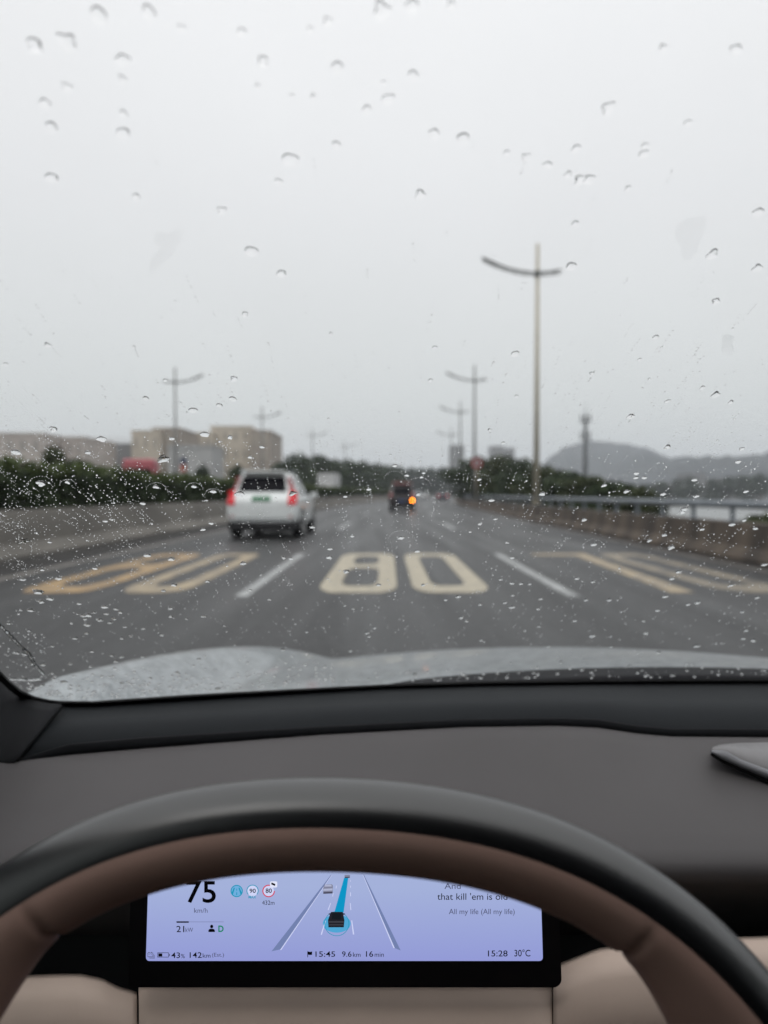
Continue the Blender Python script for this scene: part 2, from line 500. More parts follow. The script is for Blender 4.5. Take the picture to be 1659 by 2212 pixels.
stamp(outline([(2.80, YT), (3.86, YT), (3.80, YT - 1.0), (3.64, YB), (3.36, YB), (3.55, YT - 0.55), (2.80, YT - 0.45)], [], 'painted_seven', M_TAN), 'tan figure 7 painted on the lane along the guardrail')
zero(4.02, 4.92, M_WORN, 'faint worn figure 0 painted on the guardrail-side lane', sw=0.24)

# ------------------------------------------------------------------ foliage
def leaves(centers, size, seed, flat=0.0):
    """one small bent leaf (two triangles folded along the middle) per centre"""
    r_ = np.random.default_rng(seed)
    n = len(centers)
    a = r_.normal(size=(n, 3)); a /= np.linalg.norm(a, axis=1)[:, None]
    b = r_.normal(size=(n, 3)); b -= a * (a * b).sum(1)[:, None]; b /= np.linalg.norm(b, axis=1)[:, None]
    s = size * r_.uniform(0.6, 1.3, n)[:, None]
    c = np.asarray(centers)
    v = np.stack([c - a * s, c - b * s * 0.55, c + a * s, c + b * s * 0.55], 1).reshape(-1, 3)
    f = np.arange(4 * n).reshape(-1, 4)
    return v, f

def leaf_obj(name, centers, size, m, parent, seed):
    v, f = leaves(centers, size, seed)
    me = bpy.data.meshes.new(name)
    me.from_pydata(v.tolist(), [], f.tolist()); me.update()
    return link_mesh(name, me, m, parent)

def blob_points(n, c, rad, r_, shell=0.55):
    d = r_.normal(size=(n, 3)); d /= np.linalg.norm(d, axis=1)[:, None]
    rr_ = shell + (1 - shell) * r_.random(n) ** 0.6
    lump = 1 + 0.16 * np.sin(d[:, 0] * 5 + c[0]) * np.sin(d[:, 1] * 4 + 1) + 0.12 * np.sin(d[:, 2] * 7 + c[1])
    return np.array(c) + d * rr_[:, None] * lump[:, None] * np.array(rad)

def tree(name, loc, h, rad, m, label, seed, group, n=900, size=0.28, cat='tree', trunk_frac=0.3, clumps=9):
    r_ = np.random.default_rng(seed)
    root = empty(name, loc, 0)
    tag(root, label, cat, group)
    tr = MB()
    tr.tube([(0, 0, -0.4), (0.05, 0, h * 0.2), (-0.04, 0.05, h * 0.45), (0.02, 0, h * 0.75)], [0.05 * h * .6 + .05, 0.04 * h * .6 + .03, 0.03 * h * .5 + .02, 0.02], 8)
    pts = []
    for k in range(clumps):
        an = 2 * math.pi * k / clumps + r_.uniform(-.3, .3)
        lev = r_.uniform(trunk_frac, 0.82)
        rr_ = rad * (0.62 if lev < 0.7 else 0.3) * r_.uniform(0.6, 1.05)
        c = (rr_ * math.cos(an), rr_ * math.sin(an), h * lev)
        tr.tube([(0, 0, h * lev * 0.55), (c[0] * .5, c[1] * .5, h * lev * .8), c], [0.018 * h * .6 + .01, 0.012 * h * .5 + .01, 0.01], 6)
        q = rad * r_.uniform(0.42, 0.62)
        pts.append(blob_points(n // clumps, c, (q, q, min(q, h * 0.17) * r_.uniform(0.8, 1.1)), r_, 0.3))
    c = (0, 0, h * 0.84)
    pts.append(blob_points(n // 6, c, (rad * .5, rad * .5, h * .16), r_, 0.2))
    c = (0, 0, h * (trunk_frac + .82) / 2)
    pts.append(blob_points(n // 4, c, (rad * .75, rad * .75, h * .28), r_, 0.1))
    P_ = np.concatenate(pts); P_ = P_[P_[:, 2] > 0.15]
    tr.build('trunk', M_BARK, root, smooth=True)
    leaf_obj('crown', P_, size, m, root, seed + 1)
    return root

# ------------------------------------------------------------------ walls, rail, hedge
def wall_along(name, prof, y0, y1, m, label, step=4.0):
    n = int((y1 - y0) / step) + 1
    rows = []
    for i in range(n):
        Y = y0 + (y1 - y0) * i / (n - 1)
        rows.append([(px + xo(Y), Y, pz) for (px, pz) in prof])
    o = MB().grid(rows, closed=True).build(name, m)
    tag(o, label, 'wall'); return o
wall_along('concrete_wall', [(-6.60, -0.05), (-6.50, -0.05), (-6.50, 0.06), (-6.68, 0.26), (-6.74, 0.86), (-7.06, 0.86), (-7.12, -0.05)], -12, 320, M_CONC,
           'pale concrete barrier wall running below the clipped hedge')
wall_along('concrete_parapet', [(6.02, 0.0), (6.02, 0.08), (6.14, 0.26), (6.19, 0.655), (6.52, 0.655), (6.56, -0.4)], -12, 320, M_CONC_D,
           'brown stained concrete parapet carrying the steel guardrail')
gr = empty('guardrail', (6.3, 12, 0.655))
tag(gr, 'grey blue steel guardrail on posts along the stained parapet', 'guardrail')
rows = []
for i in range(84):
    Y = -12 + 4 * i
    X = 6.32 + xo(Y)
    rows.append([(X + 0.07 * math.cos(a) * (1 if abs(math.sin(a)) < 0.9 else 0.9), Y, 0.965 + 0.072 * math.sin(a)) for a in np.linspace(0, 2 * math.pi, 12, endpoint=False)])
MB().grid(rows, closed=True).build('rail_beam', M_STEEL, gr, smooth=True, world=True)
post = None
for k in range(100):
    Y = -2.03 + 1.655 * k
    if Y > 5.5 and k < 100:
        X = 6.32 + xo(Y)
        if post is None:
            mb = MB().tube([(0, 0, 0.0), (0, 0, 0.27)], 0.045, 10)
            mb.box((0, 0, 0.008), (0.2, 0.2, 0.016))
            post = mb.build('rail_post', M_STEEL, gr); o = post
        else:
            o = post.copy(); COL.objects.link(o); o.parent = gr
        o.location = (X - 6.3, Y - 12, 0.0)

r_ = np.random.default_rng(3)
hd = empty('hedge', (-6.75, 10, 0)); tag(hd, 'long clipped dark green hedge above the pale concrete wall', 'hedge')
N = 60000
Yh = 3 + 150 * r_.random(N) ** 1.9
top = 1.80 + 0.05 * np.sin(Yh * 0.8) + 0.03 * np.sin(Yh * 2.3 + 1) + 0.035 * r_.normal(size=N) + np.where(Yh < 14, 0.05, 0)
zz = 0.72 + (top - 0.72) * r_.random(N) ** 0.8
xx = -7.05 - 0.85 * r_.random(N) + 0.10 * np.sin(Yh * 1.7) - 0.15 * np.clip((zz - 1.4), 0, 1)
xx = np.where(r_.random(N) < 0.45, -6.97 - 0.12 * r_.random(N) + 0.10 * np.sin(Yh * 1.7 + zz * 3), xx)
Xh = xx + np.array([xo(y) for y in Yh])
sz = 0.055 + 0.0011 * Yh
P_ = np.stack([Xh + 6.75, Yh - 10, zz], 1)
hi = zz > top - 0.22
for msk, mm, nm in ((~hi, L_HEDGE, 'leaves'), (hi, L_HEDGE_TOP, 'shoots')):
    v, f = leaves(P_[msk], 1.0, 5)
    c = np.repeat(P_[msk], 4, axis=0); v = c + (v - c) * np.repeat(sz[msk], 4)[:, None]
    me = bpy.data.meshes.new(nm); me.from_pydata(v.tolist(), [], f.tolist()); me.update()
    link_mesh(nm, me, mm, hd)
# dense inner body so that no light passes through the clipped hedge
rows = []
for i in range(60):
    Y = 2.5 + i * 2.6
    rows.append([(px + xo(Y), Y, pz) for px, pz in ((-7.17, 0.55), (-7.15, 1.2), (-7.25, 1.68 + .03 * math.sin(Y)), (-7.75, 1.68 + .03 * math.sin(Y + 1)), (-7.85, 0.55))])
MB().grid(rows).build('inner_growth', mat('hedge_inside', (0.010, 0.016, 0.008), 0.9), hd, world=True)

# shrubs and trees beyond the guardrail
GR = 'trees and shrubs beyond the guardrail'
defs = [(1372, 1052, 27, 1.3, 'low dark shrub behind the guardrail, first of the row by the river'), (1325, 1040, 30, 1.5, 'low rounded shrub behind the guardrail, second from the river end'),
        (1278, 1030, 34, 1.8, 'dark bush behind the guardrail below the telecom mast'), (1228, 1019, 39, 2.0, 'dense bush behind the guardrail between mast and tall lamp post'),
        (1176, 1008, 45, 2.3, 'dark tree behind the guardrail just past the tall lamp post'), (1132, 990, 52, 2.6, 'round dense tree behind guardrail short of the tall lamp post'),
        (1082, 982, 62, 3.2, 'tall dense tree beyond the guardrail beside the round red sign'), (1030, 986, 74, 3.6, 'dark tree standing right behind the round red sign')]
for i, (px, py, Y, rad, lab) in enumerate(defs):
    p = at(px, py, Y); gz = ground_z(p.x, Y)
    tree('shrub' if i < 4 else 'tree', (p.x, Y, gz), p.z - gz, rad, L_TREE if i % 2 else L_TREE2, lab, 40 + i, GR, n=2600, size=0.09 + 0.0016 * Y, cat='shrub' if i < 4 else 'tree', trunk_frac=0.22)
for i, (px, py, Y, rad, lab) in enumerate([(1625, 1108, 15.5, 0.8, 'low bright green shrub under the guardrail beside the river gap'),]):
    p = at(px, py, Y); gz = ground_z(p.x, Y)
    tree('shrub', (p.x + .4, Y, gz), p.z - gz, rad, L_TREE2, lab, 60 + i, GR, n=1400, size=0.06, cat='shrub', trunk_frac=0.5)

# trees beyond the opposite carriageway
GL = 'trees beyond the opposite carriageway'
defs = [(612, 996, 104, 3.4, 'dark tree beside the beige buildings, tallest past the white car roof'), (645, 978, 112, 4.2, 'tall dark round tree above the white car roof corner'),
        (688, 981, 122, 4.4, 'broad dark tree behind the white box truck'), (722, 990, 135, 4.2, 'dark tree just past the white box truck'),
        (752, 990, 148, 4.6, 'dark tree between the white truck and the far bend'), (783, 994, 165, 4.8, 'hazy tree along the wall towards the far bend'),
        (812, 999, 182, 5.0, 'hazy tree over the dark van, nearer of two'), (842, 1002, 205, 5.5, 'hazy tree over the dark van, farther of two')]
for i, (px, py, Y, rad, lab) in enumerate(defs):
    p = at(px, py, Y)
    tree('tree', (p.x, Y, -0.03), p.z, rad, L_TREE, lab, 80 + i, GL, n=2000, size=0.34, trunk_frac=0.18)
GF = 'far hazy trees at the bend'
labs = ['far hazy tree above the dark van roof', 'far hazy tree between dark van and dark saloon', 'far hazy tree over the orange indicator', 'far hazy tree above the pale far car',
        'far hazy tree behind the dark saloon', 'far hazy tree just past the dark saloon', 'far hazy tree where the parapet vanishes']
for i, (px, py) in enumerate([(862, 1006), (888, 1008), (908, 1012), (930, 1009), (955, 1006), (980, 1010), (1006, 1008)]):
    Y = 330 + 14 * (i % 3)
    p = at(px, py, Y)
    tree('tree', (p.x, Y, -0.03), p.z, 6.5, L_TREE3, labs[i], 120 + i, GF, n=1100, size=0.7, trunk_frac=0.12)
p = at(113, 962, 30); tree('conifer', (p.x, 30, 0), p.z, 0.95, L_TREE2, 'pointed green tree rising over the hedge before the pinkish building', 140, None, n=2200, size=0.10, trunk_frac=0.25)
p = at(165, 985, 33); tree('tree', (p.x, 33, 0), p.z, 0.8, L_TREE, 'small dark tree rising over the hedge beside the pointed tree', 141, None, n=1500, size=0.10, trunk_frac=0.25)
p = at(512, 1003, 55); tree('tree', (p.x, 55, 0), p.z, 1.1, L_TREE, 'small dark tree over the hedge beside the white car', 142, None, n=1500, size=0.12, trunk_frac=0.25)
p = at(437, 1002, 60); tree('tree', (p.x, 60, 0), p.z, 0.8, L_TREE, 'small tree over the hedge before the pale grey block', 143, None, n=1200, size=0.12, trunk_frac=0.25)

# ------------------------------------------------------------------ lamp posts
def lamp(px, top, Y, side, label, group):
    p = at(px, 1067, Y)
    hgt = 11.7
    gz = -0.03 if side > 0 else 0.74
    root = empty('street_lamp', (p.x, Y, gz)); tag(root, label, 'street lamp', group)
    hh = hgt - gz
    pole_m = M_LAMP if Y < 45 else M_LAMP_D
    MB().tube([(0, 0, 0), (0, 0, hh * 0.5), (0, 0, hh)], [0.14, 0.105, 0.075], 14).build('pole', pole_m, root, smooth=True)
    MB().tube([(0, 0, 0), (0, 0, 0.05)], [0.2, 0.2], 14).build('base_plate', pole_m, root)
    za = 10.45 - gz
    mb = MB(); path = []
    for i in range(25):
        x = -2.35 + 3.35 * i / 24
        path.append((x * side * -1 if side > 0 else x, x))
    for dy, dz in ((-0.07, 0.05), (0.07, 0.05), (0, -0.08)):
        mb.tube([(a, dy, za + dz + 0.115 * t * t) for a, t in path], 0.028, 8)
    for i in range(1, 24, 3):
        a, t = path[i]; z = za + 0.115 * t * t
        mb.box((a, 0, z), (0.035, 0.16, 0.14))
    mb.build('arm', M_LAMP_D, root, smooth=True)
    a0, t0 = path[0]; a1, t1 = path[7]
    hm = MB()
    pts = [path[0], path[2], path[4], path[7]]
    hm.tube([(a, 0, za + 0.05 + 0.115 * t * t) for a, t in pts], [0.04, 0.065, 0.065, 0.04], 10)
    hm.build('lamp_head', M_LAMP_D, root, smooth=True)
    hm = MB(); pts = [path[24], path[22], path[20]]
    hm.tube([(a, 0, za + 0.05 + 0.115 * t * t) for a, t in pts], [0.03, 0.06, 0.04], 10)
    hm.build('lamp_head', M_LAMP_D, root, smooth=True)
    MB().box((0, 0, za), (0.22, 0.24, 0.26)).build('clamp', M_LAMP_D, root, bevel=0.02)
    return root
GLP = 'street lamps with curved arms'
lamp(1158.5, 522, 30.2, -1, 'tall grey street lamp with curved arm, nearest behind the guardrail', GLP)
lamp(1024.5, 790, 58.4, -1, 'grey street lamp beside the round red sign, second along the guardrail', GLP)
lamp(994, 870, 81, -1, 'hazy street lamp past the red sign, third along the guardrail', GLP)
lamp(975, 925, 113, -1, 'faint far street lamp, fourth along the guardrail', GLP)
lamp(380, 795, 59.5, 1, 'grey street lamp over the brown and pale buildings beyond hedge', GLP)
lamp(567, 880, 86.5, 1, 'hazy street lamp before the beige building end, above the white car', GLP)
lamp(675, 925, 114, 1, 'faint street lamp before the dark trees beside the white truck', GLP)
lamp(745, 948, 140, 1, 'faintest street lamp before the trees towards the far bend', GLP)

# ------------------------------------------------------------------ round sign
p = at(1030, 1000, 55)
sg = empty('traffic_sign', (p.x, 55, 0.74)); tag(sg, 'round red bordered traffic sign on a post behind the guardrail', 'traffic sign')
MB().tube([(0, 0.06, 0), (0, 0.06, p.z - 0.74 + 0.3)], 0.05, 10).build('post', M_TAN_POLE, sg, smooth=True)
zc = p.z - 0.74
MB().cyl((0, 0, zc), (0, 1, 0), 0.43, 0.03, 32).build('sign_plate', M_SIGNRED, sg)
MB().cyl((0, -0.018, zc), (0, 1, 0), 0.27, 0.012, 32).build('sign_face', M_SIGNWHITE, sg)
MB().box((0, -0.027, zc), (0.20, 0.01, 0.22)).build('sign_mark', M_SIGNMARK, sg)

# ------------------------------------------------------------------ mast
p = at(1265, 905, 165)
M_MAST = mat('mast_steel', (0.09, 0.095, 0.10), 0.5)
ms = empty('telecom_mast', (p.x, 165, -2.2)); tag(ms, 'hazy telecom mast with two antenna clusters beyond the guardrail bushes', 'mast')
def mz(py): return at(1265, py, 165).z + 2.2
MB().tube([(0, 0, 0), (0, 0, mz(900))], [0.68, 0.40], 12).build('pole', M_MAST, ms, smooth=True)
MB().tube([(0, 0, mz(900)), (0, 0, mz(868))], [0.12, 0.04], 8).build('rod', M_MAST, ms, smooth=True)
for pyc in (906, 943):
    mb = MB()
    z = mz(pyc)
    mb.tube([(math.cos(a) * 1.0, math.sin(a) * 1.0, z - .5) for a in np.linspace(0, 2 * math.pi, 17)], 0.09, 6, cap=False)
    mb.tube([(math.cos(a) * 1.0, math.sin(a) * 1.0, z + .5) for a in np.linspace(0, 2 * math.pi, 17)], 0.07, 6, cap=False)
    for k in range(3): mb.box((0, 0, z - .5), (2.3, 0.1, 0.1), Matrix.Rotation(k * math.pi / 3, 3, 'Z'))
    mb.build('platform', M_MAST, ms)
    for k in range(6):
        a = k * math.pi / 3 + 0.2
        MB().box((0, 0, 0), (0.30, 0.18, 2.0)).build('antenna', M_MAST, ms, bevel=0.05).matrix_local = Matrix.Translation((math.cos(a) * 1.15, math.sin(a) * 1.15, z + .2)) @ Matrix.Rotation(a + math.pi / 2, 4, 'Z')

# ------------------------------------------------------------------ buildings
def building(x0, x1, top, Y, depth, m, label, floors=3, cols=5, winm=M_WINB, parapet=True, name='building', gz=-0.03, roof_m=None, win_w=0.45, win=True):
    a = at(x0, top, Y); b = at(x1, top, Y)
    wd = b.x - a.x; hh = a.z - gz
    root = empty(name, ((a.x + b.x) / 2, Y + depth / 2, gz)); tag(root, label, 'building')
    MB().box((0, 0, hh / 2), (wd, depth, hh)).build('wall', m, root)
    if parapet:
        mb = MB()
        mb.box((0, -depth / 2 + .02, hh + 0.2), (wd + .3, 0.3, 0.4)); mb.box((0, depth / 2 - .02, hh + .2), (wd + .3, .3, .4))
        mb.box((-wd / 2 + .02, 0, hh + .202), (.3, depth - .36, .39)); mb.box((wd / 2 - .02, 0, hh + .202), (.3, depth - .36, .39))
        mb.build('parapet', roof_m or m, root)
    if win:
        for i in range(floors):
            for k in range(cols):
                z = hh * (i + 0.55) / floors; x = -wd / 2 + wd * (k + 0.5) / cols
                f_ = MB().box((x, -depth / 2 - 0.03, z), (wd / cols * win_w, 0.08, hh / floors * 0.45)).build('window', winm, root)
    return root
M_WPINK = mat('window_pinkish', (0.36, 0.33, 0.31), 0.5)
M_WBEIGE = mat('window_beige', (0.39, 0.35, 0.30), 0.5)
building(-140, 92, 940, 112, 16, M_PINK, 'pinkish grey block at the hedge end nearest the car', 3, 8, M_WPINK)
building(96, 182, 948, 118, 14, M_PINK, 'lower pinkish block behind the pointed green tree', 3, 4, M_WPINK)
b = building(150, 284, 962, 140, 16, M_GREYB, 'low grey flat roofed block with a white roof railing', 2, 5, M_GREYB, win_w=0.7)
hh = at(150, 962, 140).z + 0.03; wd = at(284, 962, 140).x - at(150, 962, 140).x
mb = MB()
for z in (0.9, 1.5): mb.tube([(-wd / 2, -7.6, hh + z), (wd / 2, -7.6, hh + z)], 0.09, 6)
for k in range(9): mb.tube([(-wd / 2 + wd * k / 8, -7.6, hh + .3), (-wd / 2 + wd * k / 8, -7.6, hh + 1.5)], 0.07, 6)
mb.build('roof_railing', M_RAILW, b)
building(284, 345, 934, 132, 14, M_BEIGE, 'tan block with a stepped roof behind the red truck', 3, 3, M_WBEIGE)
building(330, 388, 928, 134, 14, M_BROWNB, 'brownish block behind the nearest hedge-side street lamp', 3, 3, M_WBEIGE)
building(362, 458, 966, 122, 9, M_PALEB, 'low pale grey shed block behind the orange and navy board', 1, 2, M_PALEB)
building(392, 462, 938, 150, 16, M_BEIGE, 'beige block rising over the pale grey shed', 3, 3, M_WBEIGE)
building(455, 541, 924, 152, 18, M_BEIGE, 'tallest beige block left of the white car roof'.replace('left of', 'behind'), 4, 4, M_WBEIGE)
building(541, 584, 933, 150, 18, M_BROWNB, 'narrow grey brown end block above the white car', 4, 2, M_WBEIGE)
building(975, 1003, 962, 560, 20, M_GREYB, 'faint far tower block behind the third guardrail lamp', 8, 3, M_GREYB)
building(1062, 1088, 964, 620, 20, M_GREYB, 'faint far block above the trees by the red sign', 6, 3, M_GREYB)
building(1088, 1112, 968, 640, 20, M_GREYB, 'faint low far block above the round dense tree', 6, 3, M_GREYB)
building(1500, 1526, 1024, 330, 20, M_GREYB, 'hazy grey block on the far river bank', 3, 4, M_GREYB, gz=-2.6)
building(1412, 1450, 1049, 300, 14, mat('red_roof_shed', (0.15, 0.085, 0.085), 0.8), 'hazy reddish shed on the far river bank', 1, 3, M_GREYB, gz=-2.6)
building(1560, 1650, 1034, 320, 20, M_GREYB, 'hazy grey shed on the far bank at the picture edge', 1, 5, M_GREYB, gz=-2.6)

GB = 'hazy trees on the far river bank'
for i, (px, py, lab) in enumerate([(1400, 1046, 'hazy tree on the far bank behind the last guardrail shrub'), (1432, 1040, 'hazy tree on the far bank beside the reddish shed'), (1464, 1034, 'hazy rounded tree on the far bank past the reddish shed'),
        (1490, 1030, 'hazy tree on the far bank before the grey block'), (1540, 1034, 'hazy tree on the far bank just past the grey block'), (1572, 1028, 'hazy tree on the far bank before the long grey shed'),
        (1606, 1026, 'hazy tall tree on the far bank over the long grey shed'), (1640, 1022, 'hazy tree on the far bank at the picture edge')]):
    Y = 285 + 9 * (i % 3)
    p = at(px, py, Y)
    tree('tree', (p.x, Y, -2.6), p.z + 2.6, 5.2, L_TREE3, lab, 150 + i, GB, n=1000, size=0.6, trunk_frac=0.12)

# ------------------------------------------------------------------ hills
def ridge(name, pts, Y, depth, seed):
    """pts: (px, py) of the skyline seen from the road, at real distance Y"""
    r2 = np.random.default_rng(seed)
    px = [p[0] for p in pts]; py = [p[1] for p in pts]
    n = 90; rows = []
    xs_ = np.linspace(px[0], px[-1], n); ys_ = np.interp(xs_, px, py)
    ys_ = np.convolve(np.pad(ys_, 2, mode='edge'), np.ones(5) / 5, 'valid') + r2.normal(size=n) * 1.3
    base = [at(x, y, Y) for x, y in zip(xs_, ys_)]
    for t in np.linspace(-1, 1, 15):
        prof = math.cos(t * math.pi / 2) ** 1.3
        row = []
        for q in base:
            z = -3.0 + (q.z + 3.0) * prof + (r2.normal() * 1.6 * prof if abs(t) > 0.01 else 0)
            row.append((q.x + t * depth * 0.15, Y + t * depth, z))
        rows.append(row)
    o = MB().grid(rows).build(name, M_HILL, smooth=True); o['kind'] = 'structure'
    return o
ridge('hills', [(1110, 1066), (1150, 1022), (1180, 994), (1205, 975), (1235, 960), (1268, 953), (1310, 955), (1350, 962), (1385, 968), (1410, 976), (1432, 988), (1450, 1004), (1480, 1040), (1500, 1066)], 1250, 260, 1)
ridge('hills', [(1180, 1068), (1250, 1052), (1330, 1030), (1400, 1005), (1440, 992), (1470, 988), (1520, 986), (1570, 990), (1620, 984), (1659, 979), (1760, 972), (1900, 985), (2100, 1060)], 820, 200, 2)
ridge('hills', [(1380, 1068), (1420, 1052), (1480, 1042), (1540, 1036), (1600, 1030), (1659, 1022), (1800, 1016), (2000, 1066)], 520, 120, 3)
ridge('hills', [(1270, 1066), (1310, 1040), (1340, 1002), (1360, 985), (1390, 975), (1420, 985), (1450, 1010), (1480, 1066)], 1050, 120, 5)
ridge('hills', [(-900, 1066), (-500, 1015), (0, 1005), (500, 1010), (830, 1030), (1000, 1035), (1200, 1066)], 1500, 200, 4)

# ------------------------------------------------------------------ vehicles
def loft(stations):
    """stations: (y, half width, bottom z, belt z, roof half width, roof z)"""
    rows = []
    for (y, wv, zb, zbelt, wr, zr) in stations:
        half = [(wv * 0.55, zb), (wv * 0.9, zb + 0.02), (wv * 0.985, zb + 0.14), (wv, zb + (zbelt - zb) * 0.55), (wv * 0.975, zbelt - 0.03), (wv * 0.94, zbelt + 0.03 if zr > zbelt + .08 else zbelt),
                (wr + 0.04, zr - 0.10 if zr > zbelt + .15 else zbelt + (zr - zbelt) * .5), (wr - 0.05, zr - 0.02 if zr > zbelt + .15 else zr), (wr * 0.5, zr)]
        ring = [(x, y, z) for x, z in half] + [(-x, y, z) for x, z in reversed(half)]
        rows.append(ring)
    mb = MB().grid(rows, closed=True)
    n = len(rows[0]); k = len(rows)
    mb.f.append(tuple(range(n))); mb.f.append(tuple((k - 1) * n + i for i in range(n)))
    return mb

def bvh_of(o):
    bpy.context.view_layer.update()
    dg = bpy.context.evaluated_depsgraph_get()
    return BVHTree.FromObject(o, dg)

def patch(bvh, quads, axis, off=0.006, nu=8, nv=6, mb=None):
    """quads in (x,z) for rear/front or (y,z) for a side, laid on the body by rays"""
    mb = mb or MB()
    for q in quads:
        rows = []
        for j in range(nv + 1):
            row = []
            for i in range(nu + 1):
                u, v = i / nu, j / nv
                a = (q[0][0] * (1 - u) + q[1][0] * u, q[0][1] * (1 - u) + q[1][1] * u)
                b_ = (q[3][0] * (1 - u) + q[2][0] * u, q[3][1] * (1 - u) + q[2][1] * u)
                s, z = a[0] * (1 - v) + b_[0] * v, a[1] * (1 - v) + b_[1] * v
                if axis == 'rear': o, d = Vector((s, -3, z)), Vector((0, 1, 0))
                elif axis == 'front': o, d = Vector((s, 9, z)), Vector((0, -1, 0))
                elif axis == 'right': o, d = Vector((3, s, z)), Vector((-1, 0, 0))
                else: o, d = Vector((-3, s, z)), Vector((1, 0, 0))
                h_, nrm, idx, dist = bvh.ray_cast(o, d, 12)
                if h_ is None: h_ = o + d * 3.2
                row.append(h_ - d * off)
            rows.append(row)
        mb.grid(rows)
    return mb

def wheel(root, x, y, r, wdt, copy_of=None):
    if copy_of:
        o = copy_of.copy(); COL.objects.link(o); o.parent = root; o.location = (x, y, r)
        for c in copy_of.children:
            d = c.copy(); COL.objects.link(d); d.parent = o
        if x < 0: o.rotation_euler = (0, 0, math.pi)
        return o
    prof = [(r * .60, -wdt / 2), (r * .93, -wdt / 2), (r, -wdt / 2 + .03), (r, wdt / 2 - .03), (r * .93, wdt / 2), (r * .60, wdt / 2)]
    rows = [[(px, pr * math.cos(a), pr * math.sin(a)) for a in np.linspace(0, 2 * math.pi, 32, endpoint=False)] for pr, px in prof]
    t = MB().grid(rows, closed=True).build('wheel', M_TYRE, root, smooth=True)
    t.location = (x, y, r)
    mb = MB().cyl((wdt * .30, 0, 0), (1, 0, 0), r * .62, .04, 28)
    for k in range(5):
        mb.box((wdt * .42, 0, 0), (.03, r * 1.15, r * .16), Matrix.Rotation(k * 2 * math.pi / 5, 3, 'X'))
    mb.build('rim', M_RIM, t)
    if x < 0: t.rotation_euler = (0, 0, math.pi)
    return t

def car(name, loc, rz, label, cat, stations, paint, wheels, wr, rear_win, tails, tail_m, plate, side_win, trackx, bumper, tail_low=None, extra=None, roof_m=None, plate_m=None, group=None):
    root = empty(name, loc, rz); tag(root, label, cat, group)
    body = loft(stations).build('body', paint, root, smooth=True, subsurf=2)
    m0 = body.matrix_world
    inv = body.matrix_basis
    bv = bvh_of(body)
    if rear_win: patch(bv, [rear_win], 'rear', 0.012, 14, 8).build('rear_window', M_CARGLASS, root, smooth=True, solid=0.01)
    for s in (1, -1):
        qs = [[(x * s, z) for x, z in q] for q in tails]
        patch(bv, qs, 'rear', 0.02, 5, 6).build('taillight', tail_m, root, smooth=True, solid=0.01)
        if tail_low:
            patch(bv, [[(x * s, z) for x, z in q] for q in tail_low], 'rear', 0.02, 5, 6).build('upper_taillight', M_TAILLOW, root, smooth=True, solid=0.01)
        for q in side_win:
            patch(bv, [q], 'right' if s > 0 else 'left', 0.01, 8, 5).build('side_window', M_CARGLASS2, root, smooth=True, solid=0.01)
    if plate: patch(bv, [plate], 'rear', 0.03, 4, 2).build('number_plate', plate_m or M_PLATE, root, solid=0.015)
    wv, z0, z1 = bumper
    MB().box((0, 0.22, (z0 + z1) / 2), (wv * 2, 0.42, z1 - z0)).build('lower_bumper', M_DARKTRIM, root, bevel=0.06)
    w0 = None
    for y in wheels:
        for x in (trackx, -trackx):
            ww = wheel(root, x, y, wr, 0.23, w0)
            w0 = w0 or ww
            mbx = MB()
            ring = [(math.cos(a), math.sin(a)) for a in np.linspace(-0.3, math.pi + .3, 20)]
            rows = []
            for rad in (wr * .9, wr * 1.2):
                row = []
                for c_, s_ in ring:
                    o_ = Vector((3 if x > 0 else -3, y + c_ * rad, wr + s_ * rad)); d_ = Vector((-1 if x > 0 else 1, 0, 0))
                    h_, nrm, idx, dist = bv.ray_cast(o_, d_, 6)
                    if h_ is None or abs(h_.x) < 0.5: h_ = Vector(((trackx + .11) * (1 if x > 0 else -1), o_.y, o_.z))
                    row.append(h_ - d_ * 0.012)
                rows.append(row)
            mbx.grid(rows); mbx.build('wheel_arch', M_DARKTRIM, root, smooth=True, solid=0.012)
    if extra: extra(root, bv)
    return root

